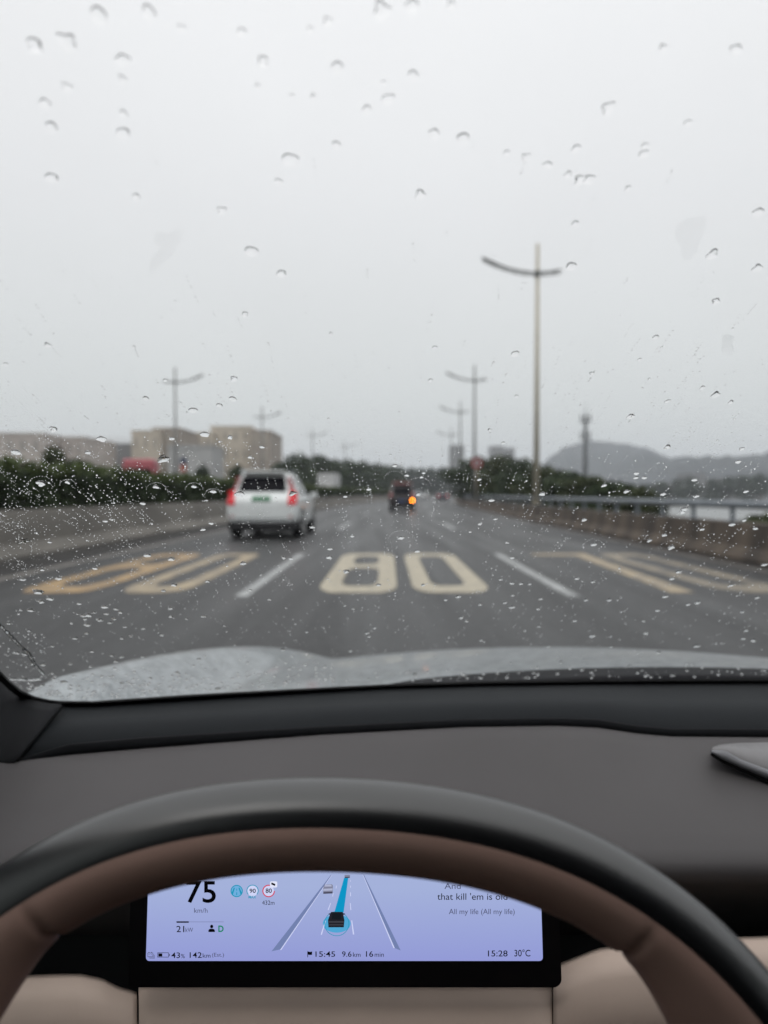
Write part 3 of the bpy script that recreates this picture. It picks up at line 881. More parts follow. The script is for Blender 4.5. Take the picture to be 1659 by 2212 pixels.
# white SUV in the hedge-side lane
suv_st = [(0.0, 0.84, 0.42, 0.92, 0.70, 0.98), (0.06, 0.90, 0.40, 0.98, 0.74, 1.06), (0.22, 0.935, 0.36, 1.06, 0.72, 1.22), (0.50, 0.95, 0.32, 1.08, 0.64, 1.69), (0.62, 0.955, 0.32, 1.08, 0.62, 1.73),
          (1.2, 0.955, 0.28, 1.07, 0.62, 1.76), (2.3, 0.955, 0.26, 1.06, 0.61, 1.75), (2.75, 0.955, 0.26, 1.05, 0.58, 1.66), (3.35, 0.95, 0.28, 1.04, 0.62, 1.16), (3.5, 0.945, 0.28, 1.03, 0.66, 1.09), (4.3, 0.92, 0.3, 0.94, 0.66, 0.99), (4.62, 0.84, 0.34, 0.78, 0.6, 0.84), (4.69, 0.74, 0.4, 0.66, 0.5, 0.7)]
def suv_extra(root, bv):
    MB().box((0, 0.42, 1.725), (1.16, 0.34, 0.05), Matrix.Rotation(R(-4), 3, 'X')).build('roof_spoiler', M_WHITECAR, root, bevel=0.02)
    for s in (1, -1):
        MB().box((s * 1.03, 2.95, 1.12), (0.2, 0.1, 0.15)).build('wing_mirror', M_WHITECAR, root, bevel=0.035)
        MB().tube([(s * 0.64, 0.7, 1.755), (s * 0.65, 1.0, 1.80), (s * 0.65, 2.3, 1.79), (s * 0.63, 2.55, 1.73)], 0.018, 8).build('roof_rail', M_STEEL, root, smooth=True)
    patch(bv, [[(-0.66, .50), (0.66, .50), (0.66, .53), (-0.66, .53)]], 'rear', 0.01, 10, 1).build('bumper_crease', mat('crease_grey', (0.32, 0.34, 0.35), 0.5), root, solid=0.006)
    MB().box((0.0, 0.05, 0.36), (0.62, 0.04, 0.09)).build('skid_plate', M_RIM, root, bevel=0.01)
    for s in (1, -1):
        patch(bv, [[(s * .70, .56), (s * .80, .56), (s * .80, .60), (s * .70, .60)]], 'rear', 0.015, 3, 1).build('reflector', M_SIGNRED, root, solid=0.006)
p = at(571, 1163, 18.2)
car('white_car', (-3.07, 18.25, 0), -R(1.0), 'white estate SUV with lit red tail lights and green number plate', 'car', suv_st, M_WHITECAR, (0.92, 3.80), 0.365,
    [(-0.63, 1.215), (0.63, 1.215), (0.55, 1.61), (-0.55, 1.61)], [[(0.68, 0.87), (0.90, 0.89), (0.89, 1.22), (0.715, 1.28)]], M_TAILLIT,
    [(-0.24, 0.98), (0.24, 0.98), (0.24, 1.10), (-0.24, 1.10)], [[(0.80, 1.14), (1.55, 1.13), (1.50, 1.60), (1.05, 1.62)], [(1.63, 1.13), (2.95, 1.11), (2.62, 1.57), (1.58, 1.60)]], 0.82, (0.86, 0.20, 0.46),
    tail_low=[[(0.71, 1.25), (0.82, 1.23), (0.68, 1.60), (0.62, 1.60)]], extra=suv_extra)

# dark people carrier ahead with its indicator on
mpv_st = [(0.0, 0.80, 0.42, 0.95, 0.70, 1.02), (0.05, 0.86, 0.38, 1.0, 0.74, 1.12), (0.15, 0.89, 0.34, 1.05, 0.72, 1.32), (0.35, 0.92, 0.3, 1.10, 0.70, 1.86), (0.6, 0.92, 0.28, 1.10, 0.70, 1.92),
          (2.6, 0.92, 0.26, 1.08, 0.68, 1.92), (3.2, 0.90, 0.26, 1.04, 0.6, 1.62), (3.9, 0.88, 0.28, 1.0, 0.62, 1.10), (4.5, 0.82, 0.32, 0.85, 0.6, 0.9), (4.65, 0.7, 0.4, 0.7, 0.5, 0.74)]
Yv = 48.0
pv = at(868, 1098, Yv)
def mpv_extra(root, bv):
    MB().box((0, 1.5, 1.935), (1.25, 2.2, 0.05)).build('roof_panel', M_MPVROOF, root, bevel=0.02)
    MB().box((0, 0.30, 1.86), (1.3, 0.3, 0.14)).build('roof_spoiler', M_MPVROOF, root, bevel=0.03)
    hd_ = bv.ray_cast(Vector((0.80, -3, 0.70)), Vector((0, 1, 0)), 9)[0]
    yy = hd_.y if hd_ else 0.05
    MB().cyl((0.72, yy - 0.05, 0.72), (0, 1, 0), 0.055, 0.05, 20).build('indicator', M_INDIC, root)
car('people_carrier', (pv.x, Yv, 0), -math.atan(2 * RA * Yv), 'dark brown people carrier ahead with its orange indicator lit', 'car', mpv_st, M_MPV, (0.85, 3.7), 0.33,
    [(-0.62, 1.10), (0.62, 1.10), (0.56, 1.60), (-0.56, 1.60)], [[(0.70, 0.92), (0.85, 0.92), (0.82, 1.25), (0.68, 1.25)]], M_SIGNRED,
    [(-0.26, 0.62), (0.26, 0.62), (0.26, 0.76), (-0.26, 0.76)], [[(0.6, 1.12), (3.1, 1.1), (2.8, 1.58), (0.75, 1.62)]], 0.76, (0.82, 0.2, 0.44), extra=mpv_extra, plate_m=M_BLUEPLATE)

# far dark saloon
sed_st = [(0.0, 0.78, 0.42, 0.90, 0.62, 0.96), (0.06, 0.86, 0.36, 0.96, 0.66, 1.04), (0.55, 0.90, 0.3, 1.0, 0.66, 1.08), (0.75, 0.90, 0.28, 1.0, 0.62, 1.16), (1.4, 0.90, 0.26, 0.98, 0.58, 1.43), (2.2, 0.90, 0.26, 0.97, 0.58, 1.45),
          (2.7, 0.90, 0.26, 0.96, 0.56, 1.36), (3.4, 0.89, 0.28, 0.94, 0.6, 1.0), (4.4, 0.84, 0.32, 0.8, 0.6, 0.84), (4.65, 0.7, 0.4, 0.66, 0.5, 0.7)]
Ys = 108.0
ps = at(956, 1080, Ys)
sedan_args = dict(wheels=(0.95, 3.7), wr=0.33, rear_win=[(-0.56, 1.10), (0.56, 1.10), (0.5, 1.38), (-0.5, 1.38)], plate=[(-0.24, 0.72), (0.24, 0.72), (0.24, 0.86), (-0.24, 0.86)],
                  side_win=[[(1.05, 1.06), (3.1, 1.02), (2.6, 1.36), (1.5, 1.37)]], trackx=0.76, bumper=(0.8, 0.2, 0.42))
car('saloon_car', (ps.x, Ys, 0), -math.atan(2 * RA * Ys), 'far dark saloon with two red tail lights near the parapet', 'car', sed_st, M_SEDAN, tails=[[(0.48, 0.78), (0.84, 0.78), (0.84, 0.98), (0.50, 0.98)]], tail_m=M_TAILDIM, plate_m=M_BLUEPLATE, **sedan_args)
Yw = 150.0
pw = at(914, 1078, Yw)
car('pale_car', (pw.x, Yw, 0), -math.atan(2 * RA * RB), 'far pale car seen faintly between the dark van and saloon', 'car', sed_st, M_WHITECAR, tails=[[(0.55, 0.78), (0.84, 0.78), (0.84, 0.95), (0.57, 0.95)]], tail_m=M_SIGNRED, plate_m=M_BLUEPLATE, **sedan_args)

def truck(name, loc, rz, label, cab_m, box_m, box_h, cab_h, box=True, extra=None):
    root = empty(name, loc, rz); tag(root, label, 'truck')
    MB().box((0, 0.9, 0.55 + (cab_h - 0.55) / 2), (2.2, 1.7, cab_h - 0.55)).build('cab', cab_m, root, bevel=0.22)
    MB().box((0, 0.035, cab_h * 0.68), (1.85, 0.05, cab_h * 0.26)).build('windscreen', M_CARGLASS, root, bevel=0.02)
    if box: MB().box((0, 4.3, 0.9 + (box_h - 0.9) / 2), (2.35, 5.0, box_h - 0.9)).build('cargo_box', box_m, root, bevel=0.05)
    MB().box((0, 3.4, 0.7), (1.0, 6.2, 0.22)).build('chassis', M_DARKTRIM, root)
    MB().box((0, 0.02, 0.62), (2.15, 0.16, 0.3)).build('bumper', M_DARKTRIM, root, bevel=0.04)
    for s in (1, -1):
        MB().cyl((s * 0.85, 0.02, 0.92), (0, 1, 0), 0.11, 0.08, 16).build('headlight', M_RAILW, root)
        MB().box((s * 1.25, 0.15, cab_h * 0.66), (0.16, 0.1, 0.4)).build('wing_mirror', M_DARKTRIM, root, bevel=0.03)
    w0 = None
    for y in (1.1, 5.2):
        for x in (0.95, -0.95):
            ww = wheel(root, x, y, 0.48, 0.28, w0); w0 = w0 or ww
    if extra: extra(root)
p = at(297, 990, 50)
truck('red_truck', (p.x, 50, -0.02), 0.05, 'red truck cab showing its roof over the hedge', M_REDTRUCK, M_REDTRUCK, 2.6, p.z, box=False)
p = at(700, 1021, 92)
def wt_extra(root):
    MB().box((0.62, -0.02, 1.55), (0.95, 0.05, 0.95)).build('yellow_board', M_YPANEL, root, bevel=0.01)
truck('box_truck', (p.x, 92, -0.02), -0.08, 'white box truck with a yellow front patch beyond the far hedge', M_WHITETRUCK, M_WHITETRUCK, p.z, 2.3, extra=wt_extra)

p = at(396, 992, 62)
bo = empty('notice_board', (p.x, 62, 0)); tag(bo, 'small navy and orange-red board standing beyond the hedge', 'board')
MB().box((0, 0, p.z - 0.15), (0.62, 0.06, 0.6)).build('upper_panel', M_NAVY, bo)
MB().box((-0.02, 0, p.z - 0.78), (0.55, 0.06, 0.6)).build('lower_panel', M_ORANGE, bo)
for s in (-1, 1):
    MB().tube([(s * .27, .07, 0), (s * .27, .07, p.z)], 0.04, 8).build('post', M_LAMP_D, bo)

# ------------------------------------------------------------------ own car
car_root = empty('driven_car', (0.43, 0.9, 0.0))
tag(car_root, 'silver car one sits in: wet hood, windscreen, dashboard and brown leather wheel', 'car')
ZB = -0.213
RAKE = R(35)
def yb(X):
    return 0.812 - 0.13 * (X - 0.46) ** 2
def ws_point(X, s, off=0.0):
    """point on the outer face of the windscreen: X across, s metres up along the glass"""
    p0 = Vector((X, yb(X) - s * math.cos(RAKE), H + ZB + s * math.sin(RAKE)))
    if off:
        p0 = p0 + ws_normal(X) * off
    return p0
def ws_normal(X):
    tx = Vector((1, -0.26 * (X - 0.46), 0)); ts = Vector((0, -math.cos(RAKE), math.sin(RAKE)))
    n = tx.cross(ts).normalized()
    if n.y < 0: n = -n
    return n
def ws_hit(px, py):
    d = ray(px, py)
    lo, hi = 0.05, 3.0
    def g(t):
        return (yb(d[0] * t) - d[1] * t) - (d[2] * t - ZB) / math.tan(RAKE)
    for _ in range(50):
        m_ = (lo + hi) / 2
        if g(m_) > 0: lo = m_
        else: hi = m_
    t = lo
    return d[0] * t, (d[2] * t - ZB) / math.sin(RAKE), t * float(np.linalg.norm(d))

rows = [[], []]
grid_o = [[ws_point(X, s_) for X in np.linspace(-0.42, 1.28, 30)] for s_ in np.linspace(-0.03, 0.80, 14)]
grid_i = [[ws_point(X, s_, -0.005) for X in np.linspace(-0.42, 1.28, 30)] for s_ in np.linspace(-0.03, 0.80, 14)]
MB().grid(grid_o).grid(grid_i).build('windscreen', M_CLEAR, car_root, smooth=True, world=True, fix=False)

def interp(pts, x):
    return float(np.interp(x, [p[0] for p in pts], [p[1] for p in pts]))

# frit: black band round the windscreen edge, a real strip just inside the glass
lowb = [(-60, 1440), (-20, 1452), (0, 1462), (20, 1482), (45, 1502), (75, 1515), (105, 1521), (135, 1524), (200, 1525), (415, 1511), (620, 1499), (830, 1487), (1040, 1481), (1300, 1477), (1500, 1475.5), (1659, 1475), (1900, 1475)]
frit_t = [(-60, 1400), (-20, 1430), (0, 1448), (20, 1470), (45, 1491), (75, 1504), (105, 1511), (135, 1514), (200, 1514.5), (415, 1500), (620, 1489), (830, 1478), (1040, 1472), (1300, 1468), (1659, 1466), (1900, 1466)]
xs_ = list(range(-60, 200, 8)) + list(range(200, 1901, 25))
rows = [[], []]
for x in xs_:
    for k, tb in enumerate((frit_t, lowb)):
        y = interp(tb, x) + (4 if k else 0)
        X, s, t = ws_hit(x, y); rows[k].append(Vector((0, 0, H)) + (ws_point(X, s) - Vector((0, 0, H))) * 0.982)
MB().grid(rows).build('windscreen_border', M_FRIT, car_root, world=True, solid=0.002)

# hood
def hood_z(X, Y):
    q = Y - 0.9
    base = -0.229 - 0.103 * q - 0.095 * q * q - (0.9 * (Y - 1.75) ** 2 if Y > 1.75 else 0)
    Xr = -0.362 + 0.155 * (Y - 0.8)
    def c(X_): return -0.13 * (X_ - 0.35) ** 2
    hump = 0.079 - 0.046 * (Y - 0.8)
    if X >= Xr:
        return base + c(X) + hump * math.exp(-((X - Xr) / 0.075) ** 2)
    return base + c(Xr) + hump - 1.1 * (Xr - X) ** 1.5 * 2.2
rows = []
for t in np.linspace(0, 1, 70):
    row = []
    for X in np.concatenate([np.linspace(-0.62, -0.1, 40), np.linspace(-0.08, 1.5, 40)]):
        Y0 = yb(X) + 0.010
        Y = Y0 + (2.1 - Y0) * t
        row.append((X, Y, H + hood_z(X, Y) - 0.03 * max(0, 1 - t / 0.05)))
    rows.append(row)
MB().grid(rows).build('hood', M_HOOD, car_root, smooth=True, world=True, solid=0.004)
# cowl panel between hood and glass
rows = []
for t in np.linspace(0, 1, 6):
    row = []
    for X in np.linspace(-0.15, 1.25, 50):
        k = min(1, max(0, (X + 0.15) / 0.22)); k = k * k * (3 - 2 * k)
        ye = yb(X) + 0.012 + 0.088 * k
        Y = yb(X) + 0.009 + (ye - yb(X) - 0.004) * t
        row.append((X, Y, H + hood_z(X, Y) + 0.006 - 0.02 * max(0, 1 - t * 6)))
    rows.append(row)
MB().grid(rows).build('cowl_panel', M_COWL, car_root, smooth=True, world=True, solid=0.003)

# dashboard surfaces, row by row: (x, y) on the picture with the real distance of each row
def sheet(rowdefs, xs):
    rows = []
    for pts, yf in rowdefs:
        row = []
        for x in xs:
            y = interp(pts, x); Y = yf(x) if callable(yf) else yf
            row.append(at(x, y, Y))
        rows.append(row)
    return MB().grid(rows)
def ydepth(x):      # distance of the windscreen base seen at column x
    X, s, t = ws_hit(x, interp(lowb, x)); return ws_point(X, s).y * 0.978
xs_pad = list(range(30, 1960, 20))
pad_top = [(30, 1524)] + [(x, y - 1.5) for x, y in lowb if x >= 75]
pad_brk = [(30, 1643), (75, 1628), (150, 1606), (300, 1593), (700, 1568), (1000, 1553), (1200, 1550), (1290, 1553), (1380, 1567), (1450, 1573), (1659, 1574), (1960, 1574)]
pad_bot = [(30, 1650), (75, 1643), (150, 1634), (300, 1621), (700, 1590), (1000, 1574), (1200, 1571), (1290, 1575), (1380, 1588), (1450, 1594), (1659, 1596), (1960, 1596)]
dash = sheet([
    ([(x, y - 5) for x, y in pad_bot], 0.630), (pad_bot, 0.622),
    ([(x, y + 25) for x, y in pad_bot], 0.605),
    ([(-60, 1745), (300, 1700), (700, 1675), (1200, 1672), (1960, 1690)], 0.565),
    ([(-60, 1790), (300, 1760), (700, 1740), (1200, 1740), (1960, 1755)], 0.530),
    ([(-60, 1825), (300, 1805), (700, 1790), (1200, 1790), (1960, 1802)], 0.506),
    ([(-60, 1852), (700, 1828), (1960, 1838)], 0.490), ([(-60, 1876), (700, 1858), (1960, 1866)], 0.481), ([(-60, 1898), (700, 1885), (1960, 1892)], 0.478),
    ([(-60, 1918), (700, 1908), (1960, 1914)], 0.483), ([(-60, 1940), (700, 1930), (1960, 1936)], 0.497), ([(-60, 1970), (1960, 1965)], 0.512), ([(-60, 2030), (1960, 2028)], 0.515)],
    [-160, -100, -60, -20] + xs_pad).build('dashboard', M_DASH, car_root, smooth=True, world=True, solid=0.003)
pad = sheet([(pad_top, lambda x: ydepth(max(75, x))), ([(x, (interp(pad_top, x) + y) / 2) for x, y in pad_brk], lambda x: (ydepth(max(75, x)) + 0.63) / 2 - .004), (pad_brk, 0.632)], xs_pad).build('defroster_pad', M_PAD, dash, smooth=True, world=True, solid=0.003)
sheet([(pad_brk, 0.6315), ([(x, y + 4) for x, y in pad_brk], 0.629), (pad_bot, 0.627)], xs_pad).build('pad_lip', M_PADLIP, dash, smooth=True, world=True, solid=0.002)

# windscreen pillar trim at the corner
pil = []
e1 = [(-260, 1200), (-160, 1330), (-60, 1446), (-20, 1462), (0, 1470), (20, 1488), (45, 1507), (75, 1519), (105, 1525), (134, 1527.5)]
e2 = [(-300, 1500), (-240, 1560), (-180, 1640), (-140, 1660), (-100, 1668), (-60, 1670), (-20, 1668), (4, 1660), (26, 1651), (38, 1644)]
rows = []
for t in np.linspace(0, 1, 8):
    row = []
    for a, b_ in zip(e1, e2):
        x = a[0] * (1 - t) + b_[0] * t; y = a[1] * (1 - t) + b_[1] * t
        bulge = math.sin(t * math.pi) * 0.012
        row.append(at(x, y, 0.700 - 0.075 * t - bulge + (0.0 if x > -20 else (x + 20) * 0.0006)))
    rows.append(row)
MB().grid(rows).build('windscreen_pillar', M_PILLAR, car_root, smooth=True, world=True, solid=0.003)
MB().tube([at(a[0] * (1 - t) + b_[0] * t, a[1] * (1 - t) + b_[1] * t, 0.6975 - 0.075 * t) for t in np.linspace(0, 1, 9) for a, b_ in [(e1[-1], e2[-1])]], 0.0011, 6).build('trim_seam', M_SHADOWGAP, dash, smooth=True, world=True)

# centre speaker pod
pod = [(1536, 1621), (1540, 1613), (1555, 1608), (1590, 1605), (1659, 1603.5), (1800, 1602), (1960, 1602)]
pod_mid = [(1537, 1624), (1560, 1636), (1600, 1653), (1659, 1675), (1800, 1730), (1960, 1800)]
pod_in = [(1539, 1621), (1566, 1620), (1600, 1640), (1659, 1662), (1800, 1716), (1960, 1780)]
pod_bot = [(1537, 1629), (1560, 1645), (1600, 1663), (1659, 1688), (1800, 1745), (1960, 1815)]
xp = [1537, 1540, 1545, 1552, 1560, 1572, 1585, 1600, 1630, 1659, 1720, 1800, 1900, 1960]
def yy_top(x): return 0.602
sp = sheet([(pod, 0.604), ([(x, (interp(pod, x) + interp(pod_in, x)) / 2) for x in xp], 0.578), (pod_in, lambda x: 0.575 - 0.00012 * (x - 1536))], xp).build('speaker_pod', M_SPK, dash, smooth=True, world=True, solid=0.003)
sheet([(pod_in, lambda x: 0.5745 - 0.00012 * (x - 1536)), ([(x, (interp(pod_in, x) + interp(pod_mid, x)) / 2) for x in xp], lambda x: 0.5705 - 0.00012 * (x - 1536)), (pod_mid, lambda x: 0.570 - 0.00012 * (x - 1536)), (pod_bot, lambda x: 0.574 - 0.00012 * (x - 1536))], xp).build('speaker_side', M_SPKSIDE, dash, smooth=True, world=True, solid=0.002)
MB().tube([at(x, interp(pod_bot, x) - 1.0, 0.5725 - 0.00012 * (x - 1536)) for x in xp], 0.0016, 8).build('speaker_gap', M_SHADOWGAP, dash, smooth=True, world=True)

# recess behind the wheel (dash front shade put into its near-black colour), beige lower panels
xr = list(range(-160, 1960, 20))
sheet([([(-160, 2020), (1960, 2020)], 0.514), ([(-160, 2060), (1960, 2060)], 0.512), ([(-160, 2150), (1960, 2150)], 0.508), ([(-160, 2300), (1960, 2300)], 0.492)], xr).build('recess', M_RECESS, dash, smooth=True, world=True)
left_top = [(-160, 2112), (0, 2110), (60, 2106), (120, 2103), (175, 2103), (220, 2112), (255, 2130), (296, 2142)]
sheet([([(x, y) for x, y in left_top], 0.470), ([(x, y + 12) for x, y in left_top], 0.452), ([(x, y + 60) for x, y in left_top], 0.440), ([(-160, 2320), (296, 2320)], 0.425)], list(range(-160, 296, 12)) + [296]).build('lower_panel', M_BEIGEL, dash, smooth=True, world=True, solid=0.003)
sheet([([(300, 2128), (1193, 2128)], 0.470), ([(300, 2142), (1193, 2142)], 0.452), ([(300, 2180), (1193, 2180)], 0.440), ([(297, 2320), (1189, 2320)], 0.422)], list(range(300, 1193, 24)) + [1193]).build('column_cover', M_BEIGEL, dash, smooth=True, world=True, solid=0.003)
right_top = [(1195, 2086), (1225, 2074), (1290, 2048), (1350, 2040), (1480, 2030), (1600, 2023), (1700, 2020), (1960, 2018)]
sheet([([(x, y) for x, y in right_top], 0.472), ([(x, y + 12) for x, y in right_top], 0.453), ([(x, y + 70) for x, y in right_top], 0.440), ([(1191, 2330), (1960, 2330)], 0.424)], [1195] + list(range(1205, 1960, 18))).build('lower_panel', M_BEIGEL, dash, smooth=True, world=True, solid=0.003)

# cabin shell behind and beside the camera: roof, doors, seats keep the light of a closed car
mb = MB()
rows = []
for Y in np.linspace(0.12, -1.9, 14):
    rows.append([(0.43 + x, Y, H + 0.215 - 0.09 * (x / 0.62) ** 4 + 0.03 * math.sin((0.12 - Y) / 2 * math.pi)) for x in np.linspace(-0.62, 0.62, 13)])
MB().grid(rows).build('roof', M_HEADLINER, car_root, smooth=True, world=True, solid=0.03)
for s in (-1, 1):
    d = MB()
    rows = []
    for z, dx in ((-0.30, 0.02), (-0.33, 0.0), (-0.6, -0.03), (-0.95, -0.02)):
        rows.append([(0.43 + s * (0.80 + dx), Y, H + z) for Y in np.linspace(0.62, -1.7, 12)])
    d.grid(rows); d.build('door', M_DOORP, car_root, smooth=True, world=True, solid=0.04)
    MB().tube([(0.43 + s * 0.66, 0.05, H + 0.16), (0.43 + s * 0.80, 0.55, H - 0.2), (0.43 + s * 0.82, 0.66, H - 0.30)], 0.035, 10).build('door_pillar', M_PILLAR, car_root, smooth=True, world=True)
    MB().tube([(0.43 + s * 0.63, -0.55, H + 0.15), (0.43 + s * 0.80, -0.62, H - 0.32)], 0.045, 10).build('door_pillar', M_PILLAR, car_root, smooth=True, world=True)
MB().box((0.43, -0.6, H - 0.97), (1.55, 2.6, 0.03)).build('cabin_floor', M_DARKTRIM, car_root, world=True)
for sx in (0.0, 0.86):
    MB().box((sx, -0.75, H - 0.22), (0.48, 0.16, 0.70), Matrix.Rotation(R(-14), 3, 'X')).build('seat_back', M_SEAT, car_root, world=True, bevel=0.06)
    MB().box((sx, -0.48, H - 0.58), (0.50, 0.52, 0.18)).build('seat_cushion', M_SEAT, car_root, world=True, bevel=0.06)

for s in (-1, 1):
    MB().grid([[(0.43 + s * (0.635 + 0.35 * (0.15 - z)), Y, H + z) for Y in (0.56 if z < -.2 else 0.05 + (0.15 - z) * 1.2, -0.58)] for z in (-0.30, -0.1, 0.05, 0.15)]).build('side_window', M_TINT, car_root, world=True, solid=0.004)  # unseen panes; the tint is added to dim the side light
    MB().grid([[(0.43 + s * (0.635 + 0.35 * (0.17 - z)), Y, H + z) for Y in (-0.62, -1.75)] for z in (-0.31, -0.1, 0.17)]).build('rear_side_blocker', M_DOORP, car_root, world=True, solid=0.03)  # added opaque panel out of view, blocks light at the rear sides
MB().box((0.43, -1.78, H - 0.37), (1.6, 0.05, 1.2)).build('rear_end_blocker', M_DOORP, car_root, world=True)  # unseen wall added to shut out light from behind

# steering wheel
WC = Vector((-0.0153, 0.2168, -0.3051 + H)); TILT = 0.3763; ROL = -0.0343
WR, WA, WB_, K2, K4 = 0.1912, 0.0175, 0.0162, -0.009, -0.0275
e2v = Vector((math.cos(ROL), 0, math.sin(ROL))); e1v = Vector((0, math.sin(TILT), math.cos(TILT)))
nv_ = e1v.cross(e2v)
if nv_.y > 0: nv_ = -nv_
def rim(T, P, grow=0.0, ext=0.0):
    rad = e1v * math.cos(T) + e2v * math.sin(T)
    Rr = WR * (1 + K2 * math.cos(2 * T) + K4 * math.cos(4 * T))
    return WC + rad * (Rr + (WA + grow + ext * max(0.0, -math.cos(P))) * math.cos(P)) + nv_ * ((WB_ + grow) * math.sin(P))
Ts = np.linspace(0, 2 * math.pi, 181)
SPL = R(92)
# black outer half, brown inner half meeting in a shallow stitched groove
blk = MB().grid([[rim(T, P, -0.0009 if (k in (0, 16)) else 0) for k, P in enumerate(np.linspace(SPL, SPL - math.pi, 17))] for T in Ts]).build('steering_wheel', M_RIMBLACK, car_root, smooth=True, world=True)
def grip_grow(T):
    d = abs((T + math.pi) % (2 * math.pi) - math.pi)       # angle from the top
    e_ = (d - R(38.6)) / R(2.0)
    g = 0.0012 / (1 + math.exp(-e_)) - 0.0020 * math.exp(-((d - R(37.3)) / R(0.55)) ** 2)
    return g
brn_rows = []
Ts2 = np.linspace(-math.pi, math.pi, 721)
for T in Ts2:
    g = grip_grow(T)
    dT = math.degrees(abs(T)) - 38.0
    ex = 0.0 if dT < 0 else 0.012 * (1 - math.exp(-(dT / 9.0) ** 1.7))
    brn_rows.append([rim(T, P, (-0.0009 if k in (0, 16) else g * math.sin(math.pi * k / 16) ** 0.5), ex) for k, P in enumerate(np.linspace(SPL, SPL + math.pi, 17))])
MB().grid(brn_rows).build('inner_grip', M_RIMBROWN, blk, smooth=True, world=True)
# spokes and hub
for s in (1, -1):
    mb = MB(); rows = []
    for t in np.linspace(0, 1, 10):
        T = s * R(92 + 4 * t)
        wsp = 0.052 - 0.022 * math.sin(t * math.pi * 0.5) if t < 1 else 0.03
        c = WC + (e2v * s) * (WR - 0.012 - 0.13 * t) - e1v * (0.006 + 0.012 * t) - nv_ * 0.004 * t
        row = [c + e1v * (wsp * math.cos(a)) + nv_ * (0.012 * math.sin(a)) for a in np.linspace(0, 2 * math.pi, 14, endpoint=False)]
        rows.append(row)
    mb.grid(rows, closed=True); mb.build('spoke', M_RIMBROWN, blk, smooth=True, world=True)
rows = [[WC - e1v * 0.02 + nv_ * dz + e2v * (rr_ * math.cos(a)) + e1v * (rr_ * 0.8 * math.sin(a)) for a in np.linspace(0, 2 * math.pi, 32, endpoint=False)] for rr_, dz in ((0.066, -0.02), (0.068, 0.0), (0.055, 0.012), (0.02, 0.016))]
MB().grid(rows, closed=True).build('hub', M_RIMBROWN, blk, smooth=True, world=True)

# ---- instrument display
DT = R(7)
dp0 = at(745, 2075, 0.430)
dey = Vector((0, math.sin(DT), math.cos(DT))); dex = Vector((1, 0, 0)); dn = dex.cross(dey)     # dn towards +y? flip to the driver
if dn.y > 0: dn = -dn
def disp(px, py, lift=0.0):
    d = Vector(ray(px, py)); o = Vector((0, 0, H))
    t = (dp0 - o).dot(dn) / d.dot(dn)
    return o + d * t + dn * lift
def panel(corners, name, m, lift, parent, solid=0.0, bevel=0.0):
    return MB().add([disp(x, y, lift) for x, y in corners], [tuple(range(len(corners)))]).build(name, m, parent, world=True, solid=solid, bevel=bevel, fix=False)
def round_rect(x0, x1, y0, y1, r, n=6, skew=0.0):
    pts = []
    for (cx, cyy, a0) in ((x1 - r, y0 + r, -90), (x1 - r, y1 - r, 0), (x0 + r, y1 - r, 90), (x0 + r, y0 + r, 180)):
        for i in range(n + 1):
            a = R(a0 + 90 * i / n); pts.append((cx + r * math.cos(a), cyy + r * math.sin(a)))
    return pts
BC = disp(745, 1950)
def slab(pts2, lift0, lift1, name, m, parent, bevel=0.0):
    n = len(pts2)
    vs = [disp(x, y, lift0) for x, y in pts2] + [disp(x, y, lift1) for x, y in pts2]
    fs = [tuple(range(n)), tuple(range(2 * n - 1, n - 1, -1))] + [(i, (i + 1) % n, n + (i + 1) % n, n + i) for i in range(n)]
    return MB().add(vs, fs).build(name, m, parent, world=True, bevel=bevel)
def persp(pts):      # the housing narrows slightly upwards in the picture
    return [(745 + (x - 745) * (1 - (2135 - y) * 0.00007), y) for x, y in pts]
bez = slab(persp(round_rect(275, 1214, 1802, 2134, 18)), -0.0005, -0.016, 'instrument_display', M_BEZEL, car_root)
bz_edge = slab(persp(round_rect(273, 1216, 1800, 2137, 19)), -0.004, -0.012, 'display_rim', mat('display_edge', (0.03, 0.032, 0.034), 0.35), bez)
M_SCREEN = screen_mat('lit_screen', (0.37, 0.44, 0.70), (0.29, 0.325, 0.67), 1.0)
panel(persp(round_rect(313.5, 1174.5, 1822, 2075.5, 8)), 'screen', M_SCREEN, 0.0002, bez)
def em(name, col):
    return mat(name, (0.0, 0.0, 0.0), 0.6, spec=0.0, emis=col, estr=1.0)
E_BLACK = mat('screen_black', (0.004, 0.004, 0.008), 0.6, spec=0.1)
E_TEXT2 = em('screen_grey_text', (0.075, 0.082, 0.15))
E_TEAL = em('screen_teal', (0.012, 0.30, 0.48))
E_PATH = em('screen_path', (0.004, 0.30, 0.56))
E_GREEN = em('screen_green', (0.005, 0.22, 0.12))
E_RED = em('screen_red', (0.62, 0.05, 0.10))
E_WHITE = em('screen_white', (0.75, 0.78, 0.95))
E_LINE = em('screen_pale_line', (0.62, 0.66, 0.92))
E_EDGE = em('screen_lane_edge', (0.17, 0.22, 0.42))
E_MUTE = em('screen_muted', (0.27, 0.31, 0.56))
E_CAR1 = em('screen_car_light', (0.42, 0.45, 0.62)); E_CAR2 = em('screen_car_mid', (0.22, 0.23, 0.33)); E_CAR3 = em('screen_car_dark', (0.07, 0.07, 0.11))
E_HALO = em('screen_halo', (0.08, 0.38, 0.66))
E_EGO = em('screen_own_car', (0.016, 0.016, 0.022)); E_EGO2 = em('screen_own_car_light', (0.05, 0.05, 0.065))

